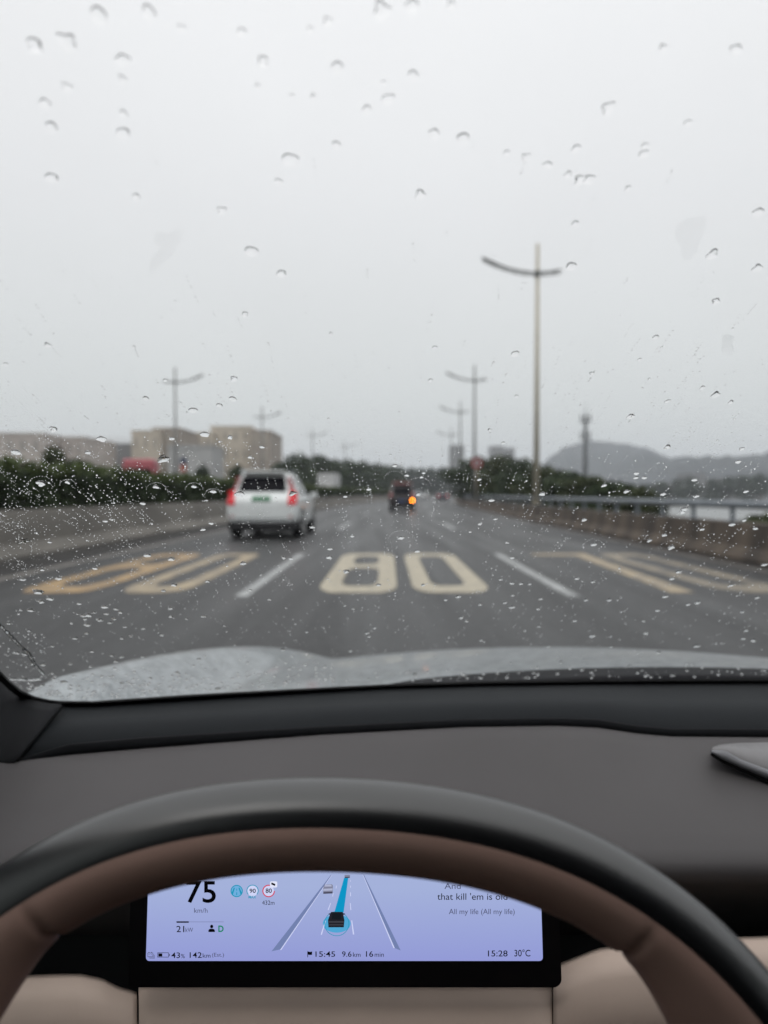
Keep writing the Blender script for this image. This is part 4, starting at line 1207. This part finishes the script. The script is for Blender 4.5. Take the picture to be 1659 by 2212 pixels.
def text(s, x0, x1, y0, y1, m, name, bold=0.0, lift=0.0009):
    """lettering fitted to the rectangle x0..x1, y0..y1 of the display"""
    cu = bpy.data.curves.new(name, 'FONT'); cu.body = s; cu.offset = bold; cu.resolution_u = 4
    o = bpy.data.objects.new(name, cu); COL.objects.link(o)
    bpy.context.view_layer.update()
    dg = bpy.context.evaluated_depsgraph_get()
    me = bpy.data.meshes.new_from_object(o.evaluated_get(dg))
    bpy.data.objects.remove(o); 
    co = np.empty(len(me.vertices) * 3); me.vertices.foreach_get('co', co); co = co.reshape(-1, 3)
    mn, mx = co.min(0), co.max(0)
    u = (co[:, 0] - mn[0]) / (mx[0] - mn[0]); v = (co[:, 1] - mn[1]) / (mx[1] - mn[1])
    o0 = root_loc(bez)
    new = []
    for a, b_ in zip(u, v):
        q = disp(x0 + (x1 - x0) * a, y1 + (y0 - y1) * b_, lift) - o0
        new += [q.x, q.y, q.z]
    me.vertices.foreach_set('co', new); me.update()
    me.name = name
    ob = link_mesh(name, me, None, bez)
    me.materials.clear(); me.materials.append(m)
    return ob
def Z1(cx, cyy): return 270 + .2604 * cx, 1863.1 + .2604 * cyy
def Z3(cx, cyy): return 540.04 + .22787 * cx, 1863.1 + .22787 * cyy
def Z4(cx, cyy): return 891.1 + .2116 * cx, 1863.1 + .2116 * cyy
def tz(Z, s, a, b_, c, d, m, name, bold=0.0):
    x0, y0 = Z(a, c); x1, y1 = Z(b_, d)
    return text(s, x0, x1, y0, y1, m, name, bold)
tz(Z1, '75', 512, 757, 150, 331, E_BLACK, 'speed_reading', 0.012)
tz(Z1, 'km/h', 577, 688, 372, 412, E_TEXT2, 'speed_unit')
tz(Z1, '21', 430, 495, 520, 572, E_BLACK, 'power_reading', 0.006)
tz(Z1, 'kW', 505, 568, 535, 571, E_TEXT2, 'power_unit')
tz(Z1, 'D', 777, 821, 517, 571, E_GREEN, 'gear_letter', 0.03)
tz(Z1, '43', 387, 460, 740, 787, E_BLACK, 'battery_reading', 0.006)
tz(Z1, '%', 467, 500, 753, 787, E_BLACK, 'percent_sign')
tz(Z1, '142', 540, 640, 738, 785, E_BLACK, 'range_reading', 0.006)
tz(Z1, 'km', 648, 712, 748, 783, E_BLACK, 'range_unit')
tz(Z1, '(Est.)', 725, 824, 743, 785, E_TEXT2, 'estimate_note')
tz(Z1, '90', 1035, 1087, 212, 248, E_BLACK, 'set_speed', 0.015)
tz(Z1, 'MAX', 1027, 1090, 270, 293, E_TEAL, 'max_note', 0.02)
tz(Z1, '80', 1168, 1220, 210, 248, E_BLACK, 'limit_speed', 0.015)
tz(Z1, '432m', 1140, 1242, 310, 346, E_BLACK, 'camera_distance')
tz(Z3, '15:45', 622, 808, 835, 887, E_BLACK, 'arrival_time', 0.006)
tz(Z3, '9.6', 873, 963, 835, 887, E_BLACK, 'distance_reading', 0.006)
tz(Z3, 'km', 977, 1048, 845, 887, E_BLACK, 'distance_unit')
tz(Z3, '16', 1100, 1168, 833, 887, E_BLACK, 'minutes_reading', 0.006)
tz(Z3, 'min', 1182, 1268, 846, 887, E_BLACK, 'minutes_unit')
tz(Z4, 'And', 325, 490, 205, 263, E_TEXT2, 'lyric_line')
tz(Z4, "that kill 'em is old", 252, 965, 305, 375, E_BLACK, 'lyric_line')
tz(Z4, 'All my life (All my life)', 370, 1040, 466, 538, E_TEXT2, 'lyric_line')
tz(Z4, '15:28', 768, 968, 890, 952, E_BLACK, 'clock_reading', 0.006)
tz(Z4, '30°C', 1037, 1200, 880, 952, E_BLACK, 'temperature_reading', 0.006)
def poly(Z, pts, m, name, lift=0.0007):
    return panel([Z(*p_) for p_ in pts], name, m, lift, bez)
def ring_pts(c, r0, r1, a0, a1, Z, m, name, lift=0.0007, n=40):
    rows = [[], []]
    for i in range(n + 1):
        a = R(a0 + (a1 - a0) * i / n)
        for k, rad in enumerate((r0, r1)):
            rows[k].append(disp(*Z(c[0] + rad * math.cos(a), c[1] + rad * math.sin(a)), lift))
    return MB().grid(rows).build(name, m, bez, world=True, fix=False)
def disc(c, rx, ry, Z, m, name, lift=0.0006):
    return poly(Z, [(c[0] + rx * math.cos(a), c[1] + ry * math.sin(a)) for a in np.linspace(0, 2 * math.pi, 40, endpoint=False)], m, name, lift)
poly(Z1, [(430, 484), (820, 484), (820, 494), (430, 494)], E_MUTE, 'power_track', 0.0005)
poly(Z1, [(430, 483), (532, 483), (532, 495), (430, 495)], E_BLACK, 'power_bar', 0.0008)
disc((721, 527), 13, 15, Z1, E_BLACK, 'person_icon')
poly(Z1, [(694, 572), (694, 560), (700, 549), (712, 545), (730, 545), (742, 549), (748, 560), (748, 572)], E_BLACK, 'person_icon')
# battery
for a, b_, c, d in ((272, 366, 742, 746), (272, 366, 778, 782), (272, 276, 742, 782), (362, 366, 742, 782), (370, 374, 752, 772), (280, 312, 750, 775)):
    pass
mb = MB()
for a, b_, c, d in ((272, 366, 742, 746), (272, 366, 778, 782), (272, 276, 746, 778), (362, 366, 746, 778), (370, 374, 752, 772), (280, 312, 750, 775)):
    mb.add([disp(*Z1(x, y), 0.0007) for x, y in ((a, c), (b_, c), (b_, d), (a, d))], [(0, 1, 2, 3)])
mb.build('battery_icon', E_BLACK, bez, world=True, fix=False)
mb = MB()
for a, b_, c, d in ((190, 236, 744, 748), (190, 236, 774, 778), (190, 194, 748, 774), (232, 236, 748, 774), (198, 206, 738, 744), (220, 228, 738, 744), (199, 209, 758, 761), (217, 227, 758, 761), (200, 243, 782, 785), (240, 243, 755, 782), (206, 249, 789, 792), (246, 249, 762, 789)):
    mb.add([disp(*Z1(x, y), 0.0007) for x, y in ((a, c), (b_, c), (b_, d), (a, d))], [(0, 1, 2, 3)])
mb.build('battery_stack_icon', E_TEXT2, bez, world=True, fix=False)
# round badges
disc((929, 232), 46, 50, Z1, em('screen_teal_fill', (0.16, 0.42, 0.72)), 'lane_badge')
ring_pts((929, 232), 43, 51, 0, 360, Z1, E_TEAL, 'lane_badge_ring', 0.0008)
poly(Z1, [(905, 205), (915, 205), (897, 262), (884, 252)], E_TEAL, 'lane_badge_mark', 0.0008); poly(Z1, [(943, 205), (953, 205), (974, 252), (961, 262)], E_TEAL, 'lane_badge_mark', 0.0008)
poly(Z1, [(926, 212), (932, 212), (932, 230), (926, 230)], E_TEAL, 'lane_badge_mark', 0.0008); poly(Z1, [(926, 242), (932, 242), (933, 266), (925, 266)], E_TEAL, 'lane_badge_mark', 0.0008)
disc((1060, 230), 44, 48, Z1, E_LINE, 'set_speed_badge'); ring_pts((1060, 230), 43, 50, 140, 400, Z1, E_TEAL, 'set_speed_ring', 0.00075)
disc((1193, 232), 44, 48, Z1, E_LINE, 'limit_badge'); ring_pts((1193, 232), 43, 52, 0, 290, Z1, E_RED, 'limit_ring', 0.00075)
poly(Z1, round_rect(1205, 1265, 152, 203, 12), E_WHITE, 'camera_badge', 0.0008)
poly(Z1, [(1218, 160), (1250, 174), (1246, 190), (1214, 176)], E_BLACK, 'camera_icon', 0.0009)
# lane view
poly(Z3, [(770, 112), (776, 112), (300, 818), (205, 838)], E_EDGE, 'lane_edge', 0.0005)
poly(Z3, [(776, 112), (780, 112), (298, 824), (286, 824)], E_LINE, 'lane_line', 0.0007)
poly(Z3, [(1070, 112), (1080, 112), (1428, 830), (1372, 808)], E_EDGE, 'lane_edge', 0.0005)
poly(Z3, [(1068, 112), (1073, 112), (1372, 806), (1360, 806)], E_LINE, 'lane_line', 0.0007)
mb = MB()
for q in ([(762, 380), (768, 380), (746, 447), (737, 447)], [(712, 548), (720, 548), (682, 680), (671, 680)], [(948, 380), (954, 380), (961, 447), (953, 447)], [(960, 545), (969, 545), (988, 678), (976, 678)],
          [(818, 215), (823, 215), (819, 242), (813, 242)], [(788, 285), (793, 285), (787, 318), (781, 318)], [(950, 215), (955, 215), (956, 235), (950, 235)], [(950, 280), (956, 280), (957, 316), (950, 316)], [(950, 160), (954, 160), (955, 178), (950, 178)]):
    mb.add([disp(*Z3(*p_), 0.0006) for p_ in q], [(0, 1, 2, 3)])
mb.build('lane_dashes', E_LINE, bez, world=True, fix=False)
poly(Z3, [(893, 140), (932, 140), (888, 470), (800, 470)], E_PATH, 'route_path', 0.0006)
disc((823, 575), 132, 86, Z3, E_HALO, 'car_halo', 0.00055); ring_pts((823, 575), 112, 118, 0, 360, Z3, E_TEAL, 'car_halo_ring', 0.00065)
poly(Z3, [(768, 462), (880, 462), (896, 540), (890, 608), (744, 608), (740, 540)], E_EGO, 'own_car_icon', 0.0009)
poly(Z3, [(745, 478), (768, 474), (766, 490), (748, 486)], E_EGO, 'own_car_icon', 0.0009); poly(Z3, [(880, 474), (902, 478), (900, 487), (882, 490)], E_EGO, 'own_car_icon', 0.0009)
poly(Z3, [(748, 548), (890, 548), (891, 562), (746, 562)], E_EGO2, 'own_car_icon', 0.0011); poly(Z3, [(750, 578), (888, 578), (887, 588), (751, 588)], E_EGO2, 'own_car_icon', 0.0011)
poly(Z3, [(782, 472), (868, 472), (860, 534), (776, 530)], em('screen_own_roof', (0.008, 0.012, 0.016)), 'own_car_icon', 0.0011)
poly(Z3, [(706, 204), (776, 200), (787, 212), (785, 284), (695, 288), (695, 240)], E_CAR2, 'other_car_icon', 0.0009)
poly(Z3, [(712, 204), (772, 202), (776, 220), (706, 222)], E_CAR1, 'other_car_icon', 0.0011); poly(Z3, [(698, 242), (783, 238), (783, 258), (697, 262)], E_CAR1, 'other_car_icon', 0.0011)
poly(Z3, [(697, 274), (784, 270), (783, 286), (696, 290)], E_CAR3, 'other_car_icon', 0.0011)
poly(Z3, [(897, 112), (948, 112), (948, 138), (897, 140)], E_CAR2, 'other_car_icon', 0.0009); poly(Z3, [(899, 130), (947, 128), (946, 139), (899, 141)], E_CAR3, 'other_car_icon', 0.0011)
poly(Z3, [(545, 836), (551, 836), (551, 893), (545, 893)], E_BLACK, 'flag_icon'); poly(Z3, [(551, 838), (572, 842), (590, 838), (590, 868), (570, 872), (551, 868)], E_BLACK, 'flag_icon')

# ------------------------------------------------------------------ raindrops on the windscreen
def drop_mesh(name, seed, irregular=0.08, height=0.42, seg=28, rings=8, elong=1.0, lean=0.62):
    r2 = np.random.default_rng(seed)
    ph = r_.uniform(0, 6.28, 4); am = r2.normal(size=4) * irregular / np.array([1, 1.4, 2, 2.6])
    def rad(a): return 1 + sum(am[k] * math.cos((k + 2) * a + ph[k]) for k in range(4))
    vs = [(0, 0, 0)]; fs = []
    # cap: spherical profile
    prof = [(math.cos(t), math.sin(t)) for t in np.linspace(0, math.pi / 2, rings, endpoint=False)]
    th = 2 * math.atan(height)         # contact angle of a spherical cap of that height
    Rs = 1 / math.sin(th)
    ringsv = []
    for i in range(rings):
        a_ = th * (1 - i / rings)
        rr_, z = Rs * math.sin(a_), Rs * (math.cos(a_) - math.cos(th))
        row = []
        for k in range(seg):
            an = 2 * math.pi * k / seg; q = rad(an)
            row.append(len(vs)); vs.append((rr_ * math.cos(an) * q * elong, rr_ * math.sin(an) * q - lean * z, z))
        ringsv.append(row)
    top = len(vs); vs.append((0, -lean * Rs * (1 - math.cos(th)), Rs * (1 - math.cos(th))))
    for k in range(seg):
        k2 = (k + 1) % seg
        fs.append((0, ringsv[0][k2], ringsv[0][k]))
        for i in range(rings - 1):
            fs.append((ringsv[i][k], ringsv[i][k2], ringsv[i + 1][k2], ringsv[i + 1][k]))
        fs.append((ringsv[-1][k], ringsv[-1][k2], top))
    me = bpy.data.meshes.new(name); me.from_pydata(vs, [], fs); me.update()
    sm = [len(f) != 3 or f[0] != 0 for f in fs]
    me.polygons.foreach_set('use_smooth', sm)
    me.materials.append(M_DROP)
    # sharp contact line so that the flat base stays flat
    try:
        for e_ in me.edges:
            pass
        att = me.attributes.new('sharp_edge', 'BOOLEAN', 'EDGE')
        base = set(ringsv[0])
        att.data.foreach_set('value', [(e_.vertices[0] in base and e_.vertices[1] in base) for e_ in me.edges])
    except Exception:
        pass
    return me
def drop_frame(px, py):
    X, s, dist = ws_hit(px, py)
    p0 = ws_point(X, s, 0.0004); n = ws_normal(X)
    ax = Vector((1, -0.26 * (X - 0.46), 0)).normalized(); ay = n.cross(ax)
    M = Matrix((ax, ay, n)).transposed()
    return p0, M, dist

DROPS = [(213,35,45),(322,30,40),(392,62,22),(522,70,24),(75,100,40),(145,93,48),(265,131,28),(265,173,18),(144,190,20),(97,225,22),(110,277,26),(267,248,18),(266,290,28),(111,386,20),(568,134,24),(825,25,48),(890,15,38),(975,12,24),(708,48,26),(671,65,18),(729,148,28),(893,165,24),(839,216,28),(829,180,12),(792,238,20),(676,211,14),(630,209,12),(557,188,12),(1315,235,28),(938,290,24),(1000,302,24),(727,315,16),(627,347,28),(602,394,14),(1245,323,16),(1137,341,16),(1183,358,16),(1227,379,14),(1254,390,20),(1274,390,20),(1095,332,12),(1394,316,12),(1391,334,16),(1487,267,16),(1357,409,12),(1433,105,22),(1590,108,30),(908,422,20),(479,456,16),(294,427,14),(1243,485,14),(1235,577,20),(543,545,24),(608,593,18),(529,680,12),(103,747,12),(1638,460,18),(1539,551,20),(1637,580,16),(1547,652,14),(1417,730,12),(940,752,10),(1113,766,16),(930,823,10),(715,722,8),(1279,808,10),(1382,778,8),(12,788,8),(505,820,14),(357,823,8),(315,862,12),(503,863,14),(417,888,16),(1116,857,8),(1518,839,10),(1546,854,16),(1443,868,10),(1579,870,10),
(115,929,14),(219,950,16),(34,978,16),(474,877,12),(371,949,10),(442,940,16),(497,946,11),(189,979,10),(566,967,9),(540,989,9),(88,1046,16),(146,1043,10),(419,1052,11),(337,1053,12),(460,1063,12),(308,1089,10),(517,1069,19),(665,1085,8),(446,1082,6),(675,1140,10),(438,1145,10),(456,1132,9),(107,1172,8),(240,1123,8),(227,1127,9),(318,1201,13),(370,1209,13),(525,1218,13),(713,1187,10),(711,1205,13),(613,1206,9),(628,1208,8),(797,1058,10),(761,1159,9),(746,1074,8),(205,1229,10),(126,1251,11),(82,1280,17),(49,1253,10),(91,1232,8),(748,1236,13),(376,1265,11),(353,1277,9),(448,1257,9),(818,1265,10),(541,1276,7),
(1363,901,14),(1058,930,9),(1087,958,8),(1442,967,13),(1603,971,9),(1595,999,10),(853,1007,10),(879,1028,9),(915,1023,7),(911,1032,8),(904,1069,11),(1035,1037,9),(1062,1082,11),(1172,1068,13),(1305,1050,10),(1375,1024,10),(1374,1033,10),(1392,1033,10),(1500,1038,10),(1353,1063,11),(1433,1069,10),(1505,1073,10),(1612,1063,9),(1262,1124,11),(1478,1102,13),(1474,1108,11),(1582,1134,12),(1608,1125,9),(1632,1143,9),(1517,1145,8),(1037,1133,9),(1070,1122,8),(867,1163,13),(1436,1157,10),(1403,1169,10),(1450,1184,14),(1283,1177,13),(1096,1173,8),(901,1192,11),(1016,1150,6),(1107,1206,8),(1466,1236,12),(1652,1221,10),(1452,1251,10),(1579,1266,8),(914,1265,9),(1082,1253,8),(1106,1261,10),(1126,1262,9),(1144,1263,7),(1247,1251,9),(1281,1258,8),(1438,1290,10),(990,1290,11),
(89,1301,12),(108,1295,12),(66,1319,13),(45,1319,7),(171,1305,9),(226,1312,13),(191,1330,14),(203,1324,8),(180,1331,11),(183,1338,9),(214,1340,12),(188,1351,12),(187,1369,9),(246,1337,11),(229,1327,9),(250,1317,8),(260,1324,9),(237,1346,9),(162,1380,10),(269,1355,8),(368,1315,11),(369,1333,9),(440,1332,11),(403,1338,7),(310,1359,8),(349,1373,8),(263,1380,8),(283,1375,8),(242,1417,10),(262,1420,9),(249,1430,9),(199,1409,8),(485,1353,8),(582,1296,8),(611,1405,9),(757,1407,9),(663,1366,8),(745,1309,7),(764,1316,8),(793,1368,10),(797,1376,8),(809,1358,7),(18,1348,8),(62,1364,7),(112,1397,8),(93,1437,10),(71,1435,10),(151,1434,8),(137,1474,11),(91,1481,9),(471,1489,11),(382,1454,9),(263,1476,8),(325,1466,8),(430,1425,9),
(963,1297,8),(1038,1307,8),(1090,1303,9),(1106,1313,12),(1108,1287,8),(1168,1295,8),(1163,1317,7),(1266,1297,10),(1316,1297,11),(1487,1307,9),(1507,1303,11),(1421,1320,8),(1636,1292,9),(1604,1323,7),(1242,1342,9),(996,1335,10),(1009,1343,8),(1164,1354,9),(1342,1322,7),(1391,1343,7),(1395,1369,9),(1280,1375,12),(1319,1376,7),(1039,1384,9),(1613,1363,8),(1606,1381,8),(1629,1385,10),(1185,1397,8),(1321,1398,8),(1506,1397,11),(1423,1411,9),(1258,1448,9),(1360,1439,8),(1212,1431,8),(1454,1460,10),(1398,1460,8),(896,1458,10),(935,1465,7),(1121,1454,8),(1153,1455,8)]
LAND = [('the tall lamp post top', 1158, 522), ('the curved lamp arm tip', 1040, 548), ('the hedge-side lamp post', 380, 800), ('the telecom mast', 1265, 890), ('the second guardrail lamp', 1024, 800),
        ('the white car', 580, 1060), ('the round red sign', 1030, 1000), ('the dark people carrier', 868, 1070), ('the painted 80', 870, 1237), ('the orange road figures', 240, 1250),
        ('the painted 7', 1330, 1240), ('the fender hump', 475, 1405), ('the glass bottom corner', 60, 1500), ('the glass top edge', 560, 0), ('the hazy hill', 1310, 960), ('the beige blocks', 470, 950),
        ('the guardrail posts', 1500, 1100), ('the hood crest', 1150, 1405), ('the red truck', 300, 1000), ('the pinkish block', 50, 945)]
ORD = ['nearest', 'second nearest', 'third nearest', 'fourth nearest', 'fifth nearest', 'sixth nearest', 'seventh nearest', 'eighth nearest', 'ninth nearest', 'tenth nearest', 'eleventh nearest', 'twelfth nearest',
       'thirteenth nearest', 'fourteenth nearest', 'fifteenth nearest', 'sixteenth nearest', 'seventeenth nearest', 'eighteenth nearest', 'nineteenth nearest', 'twentieth nearest']
def drop_keys(drops):
    ks = {}
    for i, (x, y, wpx) in enumerate(drops):
        d = sorted((math.hypot(x - lx, y - ly), nm, lx, ly) for nm, lx, ly in LAND)[0]
        dx, dy = x - d[2], y - d[3]
        side = ('above' if dy < 0 else 'below') if abs(dy) >= abs(dx) else ('hedge side of' if dx < 0 else 'guardrail side of')
        sz_ = 'tiny' if wpx < 9 else 'small' if wpx < 12 else 'mid-sized' if wpx < 17 else 'large'
        if y < 200 and wpx > 17: sz_ = 'large blurred'
        ks.setdefault((sz_, side, d[1]), []).append((d[0], i))
    lab = [None] * len(drops)
    for (sz_, side, nm), L in ks.items():
        L.sort()
        for k, (_, i) in enumerate(L):
            o_ = ORD[min(k, len(ORD) - 1)]
            lab[i] = f"{sz_} raindrop on glass {side} {nm}" + (f", {o_} such drop" if len(L) > 1 else '')
    return lab
DLAB = drop_keys(DROPS)
variants = [drop_mesh('raindrop', 200 + k, 0.05 + 0.012 * k, 0.39 + 0.03 * (k % 5)) for k in range(10)]
for i, ((px, py, wpx), lab) in enumerate(zip(DROPS, DLAB)):
    p0, Mx, dist = drop_frame(px, py)
    rad_ = wpx * 0.5 * dist / F * (1.08 if py > 300 else 0.85 if py > 120 else 0.64)
    o = bpy.data.objects.new('raindrop', variants[i % len(variants)])
    COL.objects.link(o)
    a = random.uniform(-0.5, 0.5)
    el = random.uniform(0.92, 1.12)
    o.matrix_world = Matrix.Translation(p0) @ Mx.to_4x4() @ Matrix.Rotation(a, 4, 'Z') @ Matrix.Diagonal((rad_ * el, rad_ / el, rad_, 1))
    tag(o, lab, 'raindrop', 'raindrops on the windscreen')

# irregular splashes and the water ridge left by the wiper
def splash(px, py, wpx, seed, elong, ang, label, irr=0.22, h=0.16):
    p0, Mx, dist = drop_frame(px, py)
    me = drop_mesh('splash_drop', seed, irr, h, 40, 8, elong)
    o = bpy.data.objects.new('splash_drop', me); COL.objects.link(o)
    rad_ = wpx * 0.5 * dist / F
    o.matrix_world = Matrix.Translation(p0) @ Mx.to_4x4() @ Matrix.Rotation(ang, 4, 'Z') @ Matrix.Diagonal((rad_, rad_, rad_, 1))
    tag(o, label, 'raindrop', 'splash drops on the windscreen')
splash(352, 993, 20, 1, 1.4, -0.6, 'irregular flat splash drop beside the red truck')
splash(52, 1170, 12, 2, 2.2, -0.6, 'slanting narrow splash drop before the pale wall')
splash(632, 1067, 16, 3, 1.0, 0.4, 'dark rimmed splash drop over the white car tail light', 0.1, 0.2)
splash(1573, 745, 26, 4, 2.0, 1.1, 'long wet splash mark above the hazy hills', 0.25, 0.08)
splash(1492, 510, 56, 5, 1.5, 1.4, 'wide faint splash mark in the sky above the mast side', 0.2, 0.02)
splash(358, 535, 44, 6, 1.9, -1.0, 'faint oval splash mark in the sky above the hedge-side lamp', 0.2, 0.02)
def rivulet(pts, rad_px, label, seed):
    """a ridge of water following a polyline on the glass"""
    r2 = np.random.default_rng(seed)
    pts2 = []
    for (a, b_) in zip(pts[:-1], pts[1:]):
        n = max(2, int(math.hypot(b_[0] - a[0], b_[1] - a[1]) / 3))
        for k in range(n): pts2.append((a[0] + (b_[0] - a[0]) * k / n + r2.normal() * .5, a[1] + (b_[1] - a[1]) * k / n + r2.normal() * .3))
    pts2.append(pts[-1])
    rows = []
    n = len(pts2)
    for i, q in enumerate(pts2):
        p0, Mx, dist = drop_frame(*q)
        nrm = Mx.col[2]
        q2 = pts2[min(i + 1, n - 1)]; q1 = pts2[max(i - 1, 0)]
        t = drop_frame(*q2)[0] - drop_frame(*q1)[0]; t = t.normalized(); sd = nrm.cross(t)
        end = min(1, math.sin(math.pi * (i + 0.15) / (n - 0.7)) * 3)
        rw = rad_px * dist / F * end * r2.uniform(.75, 1.15)
        rows.append([p0 + sd * (rw * c_) + nrm * (rw * 0.62 * (1 - c_ * c_)) for c_ in (-1, -.75, -.4, 0, .4, .75, 1)])
    mb = MB().grid(rows, closed=True)
    k = 7
    mb.f.append(tuple(range(k))); mb.f.append(tuple((n - 1) * k + i for i in range(k)))
    o = mb.build('water_ridge', M_DROP, None, smooth=True)
    tag(o, label, 'water streak', 'water ridges left by the wiper')
rivulet([(-8, 1342), (20, 1372), (45, 1398), (62, 1413), (75, 1436), (88, 1452), (100, 1463)], 4.2, 'dark slanting water ridge near the glass bottom corner', 1)
rivulet([(16, 1468), (40, 1469), (70, 1470), (94, 1467)], 5.0, 'bright flat water ridge across the glass bottom corner', 2)
rivulet([(27, 1411), (45, 1412), (57, 1417)], 4.5, 'short bright bead of water beside the slanting water ridge', 3)

# spatter: thousands of specks blown into streaks, more than one can count
def spatter():
    r2 = np.random.default_rng(99)
    V = []; Fc = []
    seg = 8
    th = 2 * math.atan(0.5); Rs = 1 / math.sin(th)
    unit = []
    for a_ in (th, th * 0.6, th * 0.28):
        for k in range(seg):
            an = 2 * math.pi * k / seg
            unit.append((Rs * math.sin(a_) * math.cos(an), Rs * math.sin(a_) * math.sin(an), Rs * (math.cos(a_) - math.cos(th))))
    unit.append((0, 0, Rs * (1 - math.cos(th))))
    unit = np.array(unit); unit[:, 1] -= 0.7 * unit[:, 2]
    uf = [tuple(range(seg))[::-1]]
    for i in range(2):
        for k in range(seg):
            k2 = (k + 1) % seg; uf.append((i * seg + k, i * seg + k2, (i + 1) * seg + k2, (i + 1) * seg + k))
    for k in range(seg): uf.append((2 * seg + k, 2 * seg + (k + 1) % seg, 3 * seg))
    cnt = 0
    def put(px, py, wpx, stretch=1.0, ang=0.0):
        nonlocal cnt
        if not (-40 < px < 1700 and -20 < py): return
        if py > interp(frit_t, px) - 2: return
        p0, Mx, dist = drop_frame(px, py)
        rad_ = wpx * 0.5 * dist / F
        u = unit.copy()
        if stretch != 1.0 or ang:
            c_, s_ = math.cos(ang), math.sin(ang)
            x = u[:, 0] * stretch; y = u[:, 1]
            u = np.stack([x * c_ - y * s_, x * s_ + y * c_, u[:, 2]], 1)
        co = np.array(p0) + (np.array(Mx) @ (u.T * rad_)).T
        b0 = len(V) * len(unit)
        V.append(co); Fc.extend([tuple(i + b0 for i in f) for f in uf]); cnt += 1
    def dens(x, y):
        if y < 560: return 0.012
        if y < 900: return 0.025 + 0.16 * ((y - 560) / 340) ** 2 * (0.5 + 0.5 * abs(x - 830) / 830)
        side = 0.40 + 0.60 * max(0, 1 - x / 560) + 0.02 * max(0, (x - 1200) / 460)
        if y < 950: return 0.35 * side
        if y < 1130: return 1.0 * side
        if y < 1260: return 0.62 * side + 0.05
        if y < 1400: return 0.30
        return 0.35
    k = 0
    while k < 1500:
        x, y = r2.uniform(-30, 1690), r2.uniform(300, 1480)
        if r2.random() > dens(x, y): continue
        k += 1
        dx, dy = 870 - x, 1660 - y
        L = math.hypot(dx, dy); dx, dy = dx / L, dy / L
        a = r2.normal() * 0.08; dx, dy = dx * math.cos(a) - dy * math.sin(a), dx * math.sin(a) + dy * math.cos(a)
        n = r2.integers(1, 8) if y < 1250 else r2.integers(1, 3)
        step = r2.uniform(5, 11)
        base = r2.uniform(1.1, 2.3) * (1.25 if y > 1250 else 1.0)
        for j in range(n):
            ww = 1.3 * base * r2.uniform(0.55, 1.35) * (1.7 if r2.random() < 0.06 else 1.0)
            put(x + dx * step * j + r2.normal() * .7, y + dy * step * j + r2.normal() * .7, ww)
            step = max(3.5, step * r2.uniform(0.75, 1.3))
    # lone specks
    k = 0
    while k < 1900:
        x, y = r2.uniform(-30, 1690), r2.uniform(520, 1500)
        if r2.random() > dens(x, y): continue
        k += 1; put(x, y, r2.uniform(1.2, 3.4))
    # beads gathered over the fender and along the bottom edge
    for _ in range(330):
        x = r2.uniform(60, 720) if r2.random() < .8 else r2.uniform(700, 1659)
        yl = interp(frit_t, x) - 3
        y = yl - abs(r2.normal()) * (32 if x < 720 else 14)
        put(x, y, r2.uniform(3.5, 8.5), r2.uniform(.9, 1.2))
    for _ in range(80):
        x, y = r2.uniform(-10, 100), r2.uniform(1360, 1500)
        put(x, y, r2.uniform(2, 5))
    # little arcs of beads round some of the large drops
    for (x, y, rr_) in ((1035, 1037, 26), (867, 1163, 30), (337, 1053, 22), (419, 1052, 20), (1450, 1184, 28), (1283, 1177, 24), (88, 1046, 30), (853, 1030, 24), (905, 1045, 26), (460, 1063, 18), (780, 1070, 26), (146, 1043, 18)):
        for a in np.linspace(math.pi * 1.05, math.pi * 1.95, 16):
            put(x + rr_ * math.cos(a) * r2.uniform(.95, 1.05), y + 8 + rr_ * 0.8 * math.sin(a), r2.uniform(1.3, 2.6))
    me = bpy.data.meshes.new('rain_spatter')
    me.from_pydata(np.concatenate(V).tolist(), [], Fc); me.update()
    me.polygons.foreach_set('use_smooth', [len(f) != seg for f in Fc])
    o = link_mesh('rain_spatter', me, M_DROP)
    tag(o, 'fine rain spatter blown into streaks over the windscreen', 'rain spatter', None, 'stuff')
    return o
spatter()

# ------------------------------------------------------------------ rain haze
HAZE = 0.0005
m = bpy.data.materials.new('rain_haze'); m.use_nodes = True
t = m.node_tree
for n in list(t.nodes): t.nodes.remove(n)
o_ = t.nodes.new('ShaderNodeOutputMaterial'); v = t.nodes.new('ShaderNodeVolumePrincipled')
v.inputs['Color'].default_value = (0.90, 0.94, 1.0, 1); v.inputs['Density'].default_value = HAZE; v.inputs['Anisotropy'].default_value = 0.0
t.links.new(v.outputs[0], o_.inputs['Volume'])
hz = MB().box((0, 1000, 55), (5200, 3000, 125)).build('haze', m)
tag(hz, None, None, None, 'stuff')
hz['label'] = 'pale rain haze over the road'
